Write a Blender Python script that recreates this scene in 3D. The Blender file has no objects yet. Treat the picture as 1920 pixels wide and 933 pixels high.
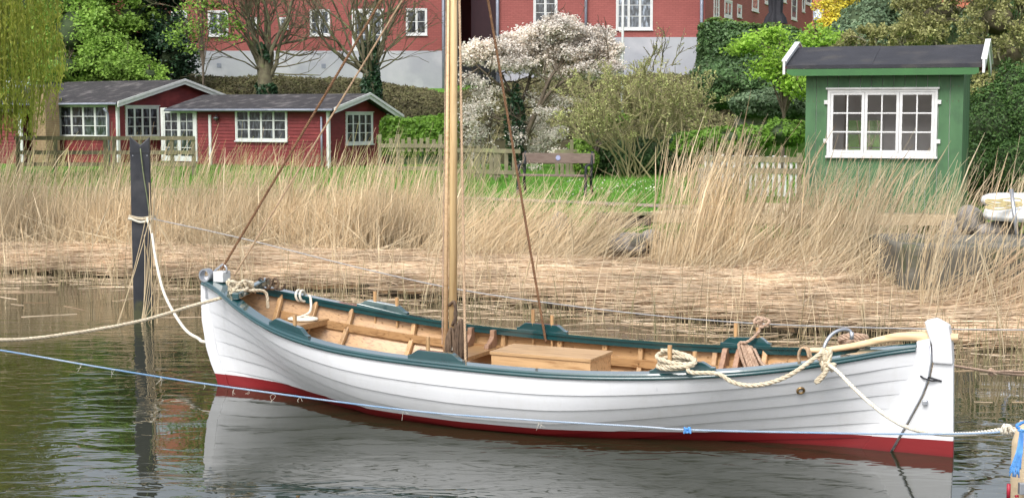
import bpy, bmesh, math, random
import numpy as np
from mathutils import Vector, Matrix
from math import radians, sin, cos, pi, atan2, sqrt, exp
RNG = np.random.default_rng(7)
random.seed(5)
scene = bpy.context.scene
COL = scene.collection

# ------------------------------------------------------------------ camera, world, sun
FPX, CAMH, YH = 2774.0, 2.7, 210.0            # focal in pixels of a 1920 wide frame, eye height, horizon row
PITCH = math.atan((466.5 - YH) / FPX)
cd = bpy.data.cameras.new("Camera"); cam = bpy.data.objects.new("Camera", cd); COL.objects.link(cam)
cam.location = (0, 0, CAMH); cam.rotation_euler = (pi / 2 - PITCH, 0, 0)
cd.sensor_width = 36; cd.lens = 36 * FPX / 1920; cd.clip_end = 3000; cd.clip_start = 0.1
scene.camera = cam
SUN_AZ, SUN_EL = radians(205), radians(50)
w = bpy.data.worlds.new("World"); scene.world = w; w.use_nodes = True
nt = w.node_tree; bg = nt.nodes["Background"]
sky = nt.nodes.new("ShaderNodeTexSky"); sky.sky_type = 'NISHITA'; sky.sun_disc = False
sky.sun_elevation = SUN_EL; sky.sun_rotation = SUN_AZ; sky.air_density = 1.0; sky.dust_density = 4.0; sky.ozone_density = 1.0
hs = nt.nodes.new("ShaderNodeHueSaturation"); hs.inputs['Saturation'].default_value = 0.38
nt.links.new(sky.outputs[0], hs.inputs['Color']); nt.links.new(hs.outputs[0], bg.inputs[0]); bg.inputs[1].default_value = 0.15
sd = bpy.data.lights.new("Sun", 'SUN'); sd.energy = 1.0; sd.angle = radians(30); sd.color = (1, 0.98, 0.95)
sun = bpy.data.objects.new("Sun", sd); COL.objects.link(sun)
sv = Vector((sin(SUN_AZ) * cos(SUN_EL), cos(SUN_AZ) * cos(SUN_EL), sin(SUN_EL)))
sun.rotation_euler = sv.to_track_quat('Z', 'Y').to_euler(); sun.location = (0, 0, 30)
scene.view_settings.view_transform = 'Standard'; scene.view_settings.look = 'None'; scene.view_settings.gamma = 1
scene.view_settings.exposure = 0.85

# ------------------------------------------------------------------ pixel <-> world helpers
_c, _s = cos(PITCH), sin(PITCH)
def ray(x, y):
    a = (x - 960) / FPX; b = (466.5 - y) / FPX
    return np.array([a, _c + b * _s, -_s + b * _c])
CAM = np.array([0, 0, CAMH])
def P(x, y, Y):
    r = ray(x, y); return CAM + r * (Y / r[1])
def G(x, y, z):
    r = ray(x, y); return CAM + r * ((z - CAMH) / r[2])
def hit(x, y, o, n):                       # ray with plane through o with normal n
    r = ray(x, y); o = np.array(o, float); n = np.array(n, float)
    return CAM + r * (((o - CAM) @ n) / (r @ n))

# ------------------------------------------------------------------ materials
def newmat(name):
    m = bpy.data.materials.new(name); m.use_nodes = True
    return m, m.node_tree, m.node_tree.nodes["Principled BSDF"]
def N(nt, t, **kw):
    n = nt.nodes.new(t)
    for k, v in kw.items():
        if k in n.inputs: n.inputs[k].default_value = v
        else: setattr(n, k, v)
    return n
def ramp(nt, stops):
    r = nt.nodes.new("ShaderNodeValToRGB"); e = r.color_ramp.elements
    while len(e) < len(stops): e.new(0.5)
    for el, (p, c) in zip(e, stops): el.position = p; el.color = (*c, 1)
    return r
def pm(name, c1, c2=None, scale=3.0, rough=0.6, bump=0.0, bscale=None, stretch=(1, 1, 1), spec=0.4, metal=0.0, detail=6, coat=0, lo=.35, hi=.65, c3=None, s3=.6):
    m, nt, b = newmat(name)
    b.inputs['Roughness'].default_value = rough; b.inputs['Specular IOR Level'].default_value = spec
    b.inputs['Metallic'].default_value = metal
    if coat: b.inputs['Coat Weight'].default_value = coat; b.inputs['Coat Roughness'].default_value = 0.03; b.inputs['Coat IOR'].default_value = 1.6
    tc = N(nt, "ShaderNodeTexCoord"); mp = N(nt, "ShaderNodeMapping"); mp.inputs['Scale'].default_value = stretch
    nt.links.new(tc.outputs['Object'], mp.inputs['Vector'])
    if c2 is None: c2 = tuple(min(1, v * 0.82) for v in c1)
    no = N(nt, "ShaderNodeTexNoise", Scale=scale, Detail=detail); no.inputs['Roughness'].default_value = .62
    nt.links.new(mp.outputs[0], no.inputs['Vector'])
    r = ramp(nt, [(lo, c1), (hi, c2)]); nt.links.new(no.outputs['Fac'], r.inputs[0])
    out = r.outputs[0]
    if c3 is not None:
        n3 = N(nt, "ShaderNodeTexNoise", Scale=s3, Detail=8); nt.links.new(tc.outputs['Object'], n3.inputs['Vector'])
        r3 = ramp(nt, [(.52, (0, 0, 0)), (.68, (1, 1, 1))]); nt.links.new(n3.outputs['Fac'], r3.inputs[0])
        mx = N(nt, "ShaderNodeMixRGB"); nt.links.new(r3.outputs[0], mx.inputs[0]); nt.links.new(out, mx.inputs[1]); mx.inputs[2].default_value = (*c3, 1)
        out = mx.outputs[0]
    nt.links.new(out, b.inputs['Base Color'])
    if bump:
        n2 = N(nt, "ShaderNodeTexNoise", Scale=bscale or scale * 4, Detail=8); nt.links.new(mp.outputs[0], n2.inputs['Vector'])
        bp = N(nt, "ShaderNodeBump", Strength=bump); bp.inputs['Distance'].default_value = 0.02
        nt.links.new(n2.outputs['Fac'], bp.inputs['Height']); nt.links.new(bp.outputs[0], b.inputs['Normal'])
    return m
def leafmat(name, cols, trans=0.3, rough=.55, wscale=.8):
    """per-leaf random colour, broad clumps of tone, some light through the leaf"""
    m, nt, b = newmat(name)
    g = N(nt, "ShaderNodeNewGeometry"); r = ramp(nt, [(i / (len(cols) - 1), c) for i, c in enumerate(cols)])
    nt.links.new(g.outputs['Random Per Island'], r.inputs[0])
    tc = N(nt, "ShaderNodeTexCoord"); no = N(nt, "ShaderNodeTexNoise", Scale=wscale, Detail=3); nt.links.new(tc.outputs['Object'], no.inputs['Vector'])
    mr = N(nt, "ShaderNodeMapRange"); mr.inputs['From Min'].default_value = .35; mr.inputs['From Max'].default_value = .65
    mr.inputs['To Min'].default_value = .72; mr.inputs['To Max'].default_value = 1.2; nt.links.new(no.outputs['Fac'], mr.inputs['Value'])
    h = N(nt, "ShaderNodeHueSaturation"); nt.links.new(r.outputs[0], h.inputs['Color']); nt.links.new(mr.outputs[0], h.inputs['Value'])
    b.inputs['Roughness'].default_value = rough; b.inputs['Specular IOR Level'].default_value = .3
    nt.links.new(h.outputs[0], b.inputs['Base Color'])
    if trans:
        t = N(nt, "ShaderNodeBsdfTranslucent"); nt.links.new(h.outputs[0], t.inputs['Color'])
        mx = N(nt, "ShaderNodeMixShader"); mx.inputs[0].default_value = trans
        nt.links.new(b.outputs[0], mx.inputs[1]); nt.links.new(t.outputs[0], mx.inputs[2])
        nt.links.new(mx.outputs[0], nt.nodes["Material Output"].inputs['Surface'])
    return m
def woodmat(name, c1, c2, axis=0, scale=6, rough=.5, bump=.15, coat=0, knots=False):
    st = [9, 9, 9]; st[axis] = .7
    m, nt, b = newmat(name)
    b.inputs['Roughness'].default_value = rough; b.inputs['Specular IOR Level'].default_value = .35
    if coat: b.inputs['Coat Weight'].default_value = coat; b.inputs['Coat Roughness'].default_value = .15
    tc = N(nt, "ShaderNodeTexCoord"); mp = N(nt, "ShaderNodeMapping"); mp.inputs['Scale'].default_value = st
    oi = N(nt, "ShaderNodeObjectInfo"); ad = N(nt, "ShaderNodeVectorMath"); ad.operation = 'ADD'
    ms = N(nt, "ShaderNodeMath"); ms.operation = 'MULTIPLY'; ms.inputs[1].default_value = 17.0; nt.links.new(oi.outputs['Random'], ms.inputs[0])
    nt.links.new(tc.outputs['Object'], ad.inputs[0]); nt.links.new(ms.outputs[0], ad.inputs[1]); nt.links.new(ad.outputs[0], mp.inputs['Vector'])
    no = N(nt, "ShaderNodeTexNoise", Scale=scale, Detail=5); no.inputs['Distortion'].default_value = 1.2
    nt.links.new(mp.outputs[0], no.inputs['Vector'])
    r = ramp(nt, [(.3, c2), (.48, c1), (.7, tuple(v * 1.12 for v in c1))]); nt.links.new(no.outputs['Fac'], r.inputs[0])
    h = N(nt, "ShaderNodeHueSaturation"); mr = N(nt, "ShaderNodeMapRange"); mr.inputs['To Min'].default_value = .82; mr.inputs['To Max'].default_value = 1.15
    nt.links.new(oi.outputs['Random'], mr.inputs['Value']); nt.links.new(mr.outputs[0], h.inputs['Value']); nt.links.new(r.outputs[0], h.inputs['Color'])
    out = h.outputs[0]
    if knots:
        vo = N(nt, "ShaderNodeTexVoronoi", Scale=1.7); nt.links.new(tc.outputs['Object'], vo.inputs['Vector'])
        kr = ramp(nt, [(.02, (1, 1, 1)), (.07, (0, 0, 0))]); nt.links.new(vo.outputs['Distance'], kr.inputs[0])
        mk = N(nt, "ShaderNodeMixRGB"); kh = N(nt, 'ShaderNodeMath'); kh.operation = 'MULTIPLY'; kh.inputs[1].default_value = .55; nt.links.new(kr.outputs[0], kh.inputs[0]); nt.links.new(kh.outputs[0], mk.inputs[0]); nt.links.new(out, mk.inputs[1]); mk.inputs[2].default_value = (.12, .05, .02, 1)
        out = mk.outputs[0]
    nt.links.new(out, b.inputs['Base Color'])
    bp = N(nt, "ShaderNodeBump", Strength=bump); bp.inputs['Distance'].default_value = .005; nt.links.new(no.outputs['Fac'], bp.inputs['Height']); nt.links.new(bp.outputs[0], b.inputs['Normal'])
    return m
M = {}
def boatpaint():
    m, nt, b = newmat("hull_paint"); b.inputs['Roughness'].default_value = .42; b.inputs['Specular IOR Level'].default_value = .45
    tc = N(nt, "ShaderNodeTexCoord"); sp = N(nt, "ShaderNodeSeparateXYZ"); nt.links.new(tc.outputs['Object'], sp.inputs[0])
    def mth(op, a, bb=None):
        n = N(nt, "ShaderNodeMath"); n.operation = op
        for i, v in enumerate((a, bb)):
            if v is None: continue
            if isinstance(v, (int, float)): n.inputs[i].default_value = v
            else: nt.links.new(v, n.inputs[i])
        return n.outputs[0]
    t = mth('DIVIDE', mth('SUBTRACT', sp.outputs['X'], 3.3), 3.3)
    zb = mth('ADD', mth('MULTIPLY', mth('MULTIPLY', t, t), .042), .074)
    k = mth('GREATER_THAN', sp.outputs['Z'], zb)
    no = N(nt, "ShaderNodeTexNoise", Scale=2.2, Detail=7); mp = N(nt, "ShaderNodeMapping"); mp.inputs['Scale'].default_value = (.6, 1, 3)
    nt.links.new(tc.outputs['Object'], mp.inputs[0]); nt.links.new(mp.outputs[0], no.inputs['Vector'])
    r = ramp(nt, [(.3, (.68, .695, .72)), (.75, (.62, .63, .645))]); nt.links.new(no.outputs['Fac'], r.inputs[0])
    r2 = ramp(nt, [(.35, (.215, .011, .014)), (.7, (.165, .010, .012))]); nt.links.new(no.outputs['Fac'], r2.inputs[0])
    # thin algae film right at the waterline
    wl = N(nt, "ShaderNodeMapRange"); wl.inputs['From Min'].default_value = .0; wl.inputs['From Max'].default_value = .03; wl.inputs['To Min'].default_value = .75; wl.inputs['To Max'].default_value = 1
    nt.links.new(sp.outputs['Z'], wl.inputs['Value'])
    hv = N(nt, "ShaderNodeHueSaturation"); nt.links.new(r2.outputs[0], hv.inputs['Color']); nt.links.new(wl.outputs[0], hv.inputs['Value'])
    m3 = N(nt, "ShaderNodeMapping"); m3.inputs['Scale'].default_value = (5, 5, .9); nt.links.new(tc.outputs['Object'], m3.inputs[0])
    n3 = N(nt, "ShaderNodeTexNoise", Scale=2.4, Detail=9); n3.inputs['Roughness'].default_value = .7; nt.links.new(m3.outputs[0], n3.inputs['Vector'])
    r3 = ramp(nt, [(.50, (1, 1, 1)), (.78, (.93, .925, .90))]); nt.links.new(n3.outputs['Fac'], r3.inputs[0])
    gr = N(nt, "ShaderNodeMixRGB"); gr.blend_type = 'MULTIPLY'; gr.inputs[0].default_value = 1; nt.links.new(r.outputs[0], gr.inputs[1]); nt.links.new(r3.outputs[0], gr.inputs[2])
    mx = N(nt, "ShaderNodeMixRGB"); nt.links.new(k, mx.inputs[0]); nt.links.new(hv.outputs[0], mx.inputs[1]); nt.links.new(gr.outputs[0], mx.inputs[2])
    nt.links.new(mx.outputs[0], b.inputs['Base Color'])
    n2 = N(nt, "ShaderNodeTexNoise", Scale=14, Detail=5); nt.links.new(mp.outputs[0], n2.inputs['Vector'])
    bp = N(nt, "ShaderNodeBump", Strength=.08); bp.inputs['Distance'].default_value = .01; nt.links.new(n2.outputs['Fac'], bp.inputs['Height']); nt.links.new(bp.outputs[0], b.inputs['Normal'])
    return m
M['hull'] = boatpaint()
M['oak'] = woodmat("oiled_oak", (.43, .255, .118), (.25, .13, .055), 0, 3.5, .42, .12, .25, knots=True)
M['oak_z'] = woodmat("oiled_oak_upright", (.47, .29, .14), (.30, .165, .07), 2, 3.5, .42, .12, .25)
M['oak_pale'] = woodmat("pale_oak", (.54, .35, .18), (.29, .155, .065), 0, 3, .5, .12, .1)
M['knee'] = woodmat("reddish_knee_wood", (.32, .19, .12), (.20, .105, .065), 2, 3, .5, .12, .1)
M['mast'] = woodmat("varnished_pine", (.66, .48, .25), (.54, .35, .16), 2, 2.2, .4, .06, .2, knots=True)
M['ash'] = woodmat("bare_ash", (.70, .50, .30), (.55, .36, .20), 0, 3, .5, .08)
M['teal'] = pm("dark_teal_gloss", (.008, .048, .055), (.010, .065, .070), 3, .16, .03, 30, spec=.6, coat=1)
M['galv'] = pm("galvanised_steel", (.48, .50, .53), (.36, .38, .42), 12, .35, .05, metal=.7)
M['brass'] = pm("brass", (.45, .30, .14), (.25, .16, .08), 8, .3, metal=.9)
M['rope'] = pm("pale_hemp_rope", (.66, .58, .44), (.50, .42, .30), 30, .85, .3, 120)
M['rope_w'] = pm("white_cord", (.76, .72, .62), (.62, .57, .47), 20, .8, .2, 90)
M['rope_p'] = pm("pinkish_hemp_rope", (.52, .38, .28), (.34, .23, .165), 30, .85, .3, 120)
M['rope_b'] = pm("brown_tarred_rope", (.27, .15, .08), (.16, .085, .045), 30, .85, .3, 120)
M['rope_t'] = pm("tan_rope", (.55, .40, .26), (.40, .27, .17), 30, .85, .3, 120)
M['rope_d'] = pm("dark_brown_rope", (.060, .040, .028), (.17, .115, .075), 9, .85, .3, 90)
M['rope_bl'] = pm("blue_rope", (.05, .20, .55), (.12, .34, .72), 14, .7, .2, 60, lo=.3, hi=.6)
M['rope_bg'] = pm("faded_blue_rope", (.16, .29, .46), (.46, .50, .54), 1.2, .7, .2, 60, lo=.4, hi=.7)
M['wire'] = pm("grey_line", (.42, .41, .40), (.30, .30, .31), 10, .5)
M['black'] = pm("black_pile_coating", (.022, .024, .030), (.035, .037, .045), 4, .45, .1, 30, spec=.4, c3=(.06, .06, .065), s3=2)
M['white'] = pm("white_paint", (.68, .69, .69), (.58, .59, .58), 5, .5, .1, 30)
M['white_old'] = pm("weathered_white_paint", (.64, .64, .62), (.48, .48, .45), 6, .6, .15, 30)
M['cot_red'] = pm("falu_red_boards", (.200, .030, .032), (.145, .022, .025), 2.5, .65, .2, 40, stretch=(1, 1, 3), c3=(.27, .045, .045), s3=1.4)
M['felt'] = pm("black_roof_felt", (.026, .027, .034), (.038, .039, .047), 3, .85, .5, 60, c3=(.055, .052, .052), s3=2.3)
M['felt_old'] = pm("weathered_roof_felt", (.030, .028, .032), (.052, .048, .050), 4, .9, .5, 50, stretch=(1, 3, 1), c3=(.12, .11, .11), s3=2.6)
M['green'] = pm("green_cabin_paint", (.055, .135, .058), (.070, .165, .072), 4, .6, .2, 50, stretch=(1, 1, .3), c3=(.045, .105, .050), s3=2.2)
M['green2'] = pm("green_fascia_paint", (.045, .150, .045), (.04, .125, .042), 3, .5, .1)
M['grey_in'] = pm("pale_interior", (.78, .76, .77), (.70, .68, .70), 3, .8)
M['render'] = pm("grey_render", (.40, .41, .44), (.31, .32, .36), .35, .85, .25, 25, c3=(.47, .47, .50), s3=.5)
M['zinc'] = pm("zinc_pipe", (.26, .28, .34), (.20, .22, .27), 5, .5, metal=.3)
M['fence'] = pm("weathered_fence_wood", (.15, .135, .085), (.23, .20, .13), 5, .85, .3, 60, c3=(.22, .23, .12), s3=3)
M['deckw'] = pm("new_deck_wood", (.66, .53, .35), (.54, .42, .27), 6, .7, .2, 60, stretch=(3, 1, 3))
M['darkw'] = pm("dark_wet_wood", (.055, .040, .032), (.10, .075, .06), 6, .8, .4, 60, c3=(.16, .12, .10), s3=2)
M['stone'] = pm("boulder_stone", (.30, .28, .26), (.19, .18, .165), 5, .85, .6, 30, c3=(.10, .10, .07), s3=3)
M['conc'] = pm("mossy_concrete", (.19, .18, .15), (.10, .092, .07), 2.2, .9, .8, 14, c3=(.09, .10, .05), s3=2.2)
M['bench'] = pm("bench_slats", (.13, .09, .075), (.19, .14, .115), 6, .6, .2, 40, stretch=(1, 4, 4))
M['iron'] = pm("black_cast_iron", (.015, .016, .02), (.025, .026, .03), 10, .5)
M['bark'] = pm("bark", (.10, .085, .055), (.16, .15, .09), 6, .9, .6, 40, c3=(.18, .20, .09), s3=3)
M['bark_d'] = pm("dark_bark", (.09, .07, .05), (.14, .11, .08), 6, .9, .6, 40)
M['brickpost'] = pm("yellow_brick", (.36, .26, .15), (.27, .185, .11), 5, .85, .3)
M['mortar'] = pm("mortar", (.42, .36, .28), (.36, .30, .24), 5, .9, .3)
M['tile'] = pm("orange_roof_tile", (.38, .13, .07), (.28, .09, .05), 3, .8, .3, c3=(.22, .10, .07), s3=1.5)
M['tile_d'] = pm("dark_roof_tile", (.10, .05, .045), (.14, .07, .06), 3, .8, .3)
M['plastic'] = pm("white_gelcoat", (.80, .82, .82), (.72, .74, .73), 4, .35)
M['redplastic'] = pm("red_plastic", (.45, .02, .05), (.35, .02, .04), 4, .35)
M['purple'] = pm("shade_toned_red", (.19, .045, .055), (.14, .035, .045), .6, .85, .2)  # red with the recess's shade put into the colour; cabin roof shares it
M['black_cloth'] = pm("black_canvas", (.012, .012, .016), (.022, .022, .028), 6, .8, .3)
M['lampm'] = pm("lamp_metal", (.10, .11, .12), (.16, .17, .18), 6, .4, metal=.5)
M['blue_pq'] = pm("plaque_blue", (.18, .20, .42), (.40, .42, .55), 60, .5)
def tideband():
    nt = M['black'].node_tree; b = nt.nodes["Principled BSDF"]; src = b.inputs['Base Color'].links[0].from_socket
    tc = N(nt, "ShaderNodeTexCoord"); sp = N(nt, "ShaderNodeSeparateXYZ"); nt.links.new(tc.outputs['Object'], sp.inputs[0])
    no = N(nt, "ShaderNodeTexNoise", Scale=9, Detail=6); nt.links.new(tc.outputs['Object'], no.inputs['Vector'])
    ad = N(nt, "ShaderNodeMath"); ad.operation = 'MULTIPLY_ADD'; ad.inputs[1].default_value = -.5; nt.links.new(no.outputs['Fac'], ad.inputs[0]); nt.links.new(sp.outputs['Z'], ad.inputs[2])
    mr = N(nt, "ShaderNodeMapRange"); mr.inputs['From Min'].default_value = -.12; mr.inputs['From Max'].default_value = .0; mr.inputs['To Min'].default_value = .8; mr.inputs['To Max'].default_value = 0; nt.links.new(ad.outputs[0], mr.inputs['Value'])
    mx = N(nt, "ShaderNodeMixRGB"); nt.links.new(mr.outputs[0], mx.inputs[0]); nt.links.new(src, mx.inputs[1]); mx.inputs[2].default_value = (.075, .08, .035, 1); nt.links.new(mx.outputs[0], b.inputs['Base Color'])
tideband()
def glass(name, col, rough=.04, spec=.9):
    m, nt, b = newmat(name); b.inputs['Roughness'].default_value = rough; b.inputs['Specular IOR Level'].default_value = spec
    tc = N(nt, "ShaderNodeTexCoord"); oi = N(nt, "ShaderNodeObjectInfo"); ad = N(nt, "ShaderNodeVectorMath"); ad.operation = 'ADD'
    ms = N(nt, "ShaderNodeMath"); ms.operation = 'MULTIPLY'; ms.inputs[1].default_value = 31.0; nt.links.new(oi.outputs['Random'], ms.inputs[0])
    nt.links.new(tc.outputs['Object'], ad.inputs[0]); nt.links.new(ms.outputs[0], ad.inputs[1])
    no = N(nt, "ShaderNodeTexNoise", Scale=4.5, Detail=3); mp = N(nt, "ShaderNodeMapping"); mp.inputs['Scale'].default_value = (2.2, 1, .8)
    nt.links.new(ad.outputs[0], mp.inputs[0]); nt.links.new(mp.outputs[0], no.inputs['Vector'])
    r = ramp(nt, [(.40, tuple(v * .35 for v in col)), (.55, col), (.68, tuple(min(1, v * 2.6) for v in col))]); nt.links.new(no.outputs['Fac'], r.inputs[0])
    nt.links.new(r.outputs[0], b.inputs['Base Color'])
    return m
M['pane'] = glass("dark_room_pane", (.050, .055, .065))
M['pane_b'] = glass("grey_pane", (.13, .15, .18))
M['pane_l'] = glass("skylight_pane", (.55, .62, .68))
def clearglass():
    m, nt, b = newmat("clear_pane"); nt.nodes.remove(b)
    tr = N(nt, "ShaderNodeBsdfTransparent"); gl = N(nt, "ShaderNodeBsdfGlossy"); gl.inputs['Roughness'].default_value = .02
    fr = N(nt, "ShaderNodeFresnel"); fr.inputs[0].default_value = 1.7; mx = N(nt, "ShaderNodeMixShader")
    nt.links.new(fr.outputs[0], mx.inputs[0]); nt.links.new(tr.outputs[0], mx.inputs[1]); nt.links.new(gl.outputs[0], mx.inputs[2])
    nt.links.new(mx.outputs[0], nt.nodes["Material Output"].inputs['Surface']); return m
M['clear'] = clearglass()
def paintedbrick(name, c1, c2):
    m, nt, b = newmat(name); b.inputs['Roughness'].default_value = .75; b.inputs['Specular IOR Level'].default_value = .3
    tc = N(nt, "ShaderNodeTexCoord")
    no = N(nt, "ShaderNodeTexNoise", Scale=.35, Detail=7); nt.links.new(tc.outputs['Object'], no.inputs['Vector'])
    r = ramp(nt, [(.35, c1), (.65, c2)]); nt.links.new(no.outputs['Fac'], r.inputs[0])
    mp = N(nt, "ShaderNodeMapping"); mp.inputs['Rotation'].default_value = (pi / 2, 0, 0); nt.links.new(tc.outputs['Object'], mp.inputs[0])
    br = N(nt, "ShaderNodeTexBrick"); br.inputs['Scale'].default_value = 1; br.inputs['Brick Width'].default_value = .24; br.inputs['Row Height'].default_value = .08; br.inputs['Mortar Size'].default_value = .008
    br.inputs['Color1'].default_value = (1, 1, 1, 1); br.inputs['Color2'].default_value = (.88, .88, .88, 1); br.inputs['Mortar'].default_value = (.72, .72, .72, 1)
    nt.links.new(mp.outputs[0], br.inputs['Vector'])
    mu = N(nt, "ShaderNodeMixRGB"); mu.blend_type = 'MULTIPLY'; mu.inputs[0].default_value = 1; nt.links.new(r.outputs[0], mu.inputs[1]); nt.links.new(br.outputs['Color'], mu.inputs[2])
    nt.links.new(mu.outputs[0], b.inputs['Base Color'])
    bp = N(nt, "ShaderNodeBump", Strength=.5); bp.inputs['Distance'].default_value = .01; nt.links.new(br.outputs['Fac'], bp.inputs['Height']); bp.invert = True
    nt.links.new(bp.outputs[0], b.inputs['Normal'])
    return m
M['brick'] = paintedbrick("red_painted_brick", (.35, .108, .096), (.29, .084, .076))
M['reed'] = leafmat("dry_reed", [(.50, .37, .22), (.72, .57, .36), (.80, .66, .44), (.86, .73, .51), (.62, .48, .30)], .22, .6, .5)
M['reed_mat'] = leafmat("fallen_reed", [(.34, .22, .13), (.66, .48, .31), (.76, .58, .40), (.82, .66, .47), (.44, .30, .18)], .05, .6, 1.1)
M['reed_wet'] = leafmat("wet_reed_stub", [(.20, .16, .09), (.34, .27, .15), (.50, .40, .24), (.22, .22, .10)], .05, .6, 1)
M['reed_gr'] = leafmat("greenish_reed", [(.46, .42, .20), (.58, .50, .26), (.36, .38, .14), (.62, .52, .32)], .1, .6, .5)
M['grassb'] = leafmat("grass_blade", [(.10, .24, .03), (.15, .33, .05), (.19, .36, .07)], .25, .6, .5)
M['willow'] = leafmat("willow_leaf", [(.36, .42, .06), (.52, .54, .11), (.60, .58, .16), (.30, .40, .07)], .5)
M['fresh'] = leafmat("fresh_green_leaf", [(.17, .30, .045), (.25, .42, .07), (.31, .48, .09), (.13, .23, .04)], .35)
M['lime'] = leafmat("lime_green_leaf", [(.22, .40, .04), (.30, .50, .06), (.34, .52, .09)], .4)
M['ivy'] = leafmat("dark_ivy_leaf", [(.018, .045, .022), (.03, .075, .035), (.05, .10, .045)], .12, .35)
M['hedge'] = leafmat("hedge_leaf", [(.055, .11, .04), (.08, .155, .05), (.12, .20, .08)], .2, .45)
M['hedge_g'] = leafmat("greygreen_hedge_leaf", [(.09, .15, .08), (.14, .21, .11), (.18, .25, .14)], .2, .5)
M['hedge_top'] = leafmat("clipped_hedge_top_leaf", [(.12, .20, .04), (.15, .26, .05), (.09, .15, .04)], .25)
M['brightH'] = leafmat("bright_hedge_leaf", [(.12, .24, .03), (.17, .32, .04), (.07, .14, .02)], .3)
M['mound'] = leafmat("brown_ground_cover", [(.12, .105, .05), (.17, .155, .075), (.085, .08, .035), (.15, .16, .06)], .1, .7, 1.5)
M['olive'] = leafmat("olive_bud_leaf", [(.30, .30, .11), (.42, .42, .18), (.22, .22, .08)], .3)
M['yew'] = leafmat("yew_leaf", [(.035, .085, .02), (.06, .13, .03), (.09, .17, .04)], .15)
M['brown'] = leafmat("dead_leaf", [(.20, .13, .07), (.14, .09, .05), (.26, .18, .10)], .1)
M['forsythia'] = leafmat("yellow_blossom", [(.70, .58, .05), (.80, .68, .08), (.55, .50, .10)], .3)
M['petal'] = leafmat("white_petal", [(.82, .77, .70), (.86, .82, .77), (.70, .61, .51), (.85, .80, .74)], .35)
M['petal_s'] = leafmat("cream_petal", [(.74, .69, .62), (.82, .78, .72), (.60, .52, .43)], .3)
M['bud'] = leafmat("yellow_green_bud", [(.42, .46, .16), (.55, .56, .26), (.30, .34, .10)], .35)
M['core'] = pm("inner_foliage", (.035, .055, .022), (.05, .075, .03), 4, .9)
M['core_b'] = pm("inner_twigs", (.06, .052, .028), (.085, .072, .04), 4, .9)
M['mat_base'] = pm("rotting_reed_litter", (.20, .125, .065), (.35, .23, .125), 14, .9, .8, 40, stretch=(.3, 1, 1), c3=(.08, .055, .035), s3=1.6)
M['matfront'] = pm("dark_reed_litter", (.05, .038, .026), (.11, .08, .045), 14, .9, .8, 40, stretch=(.3, 1, 1))  # darker litter for the undercut front and random patches just above it

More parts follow.
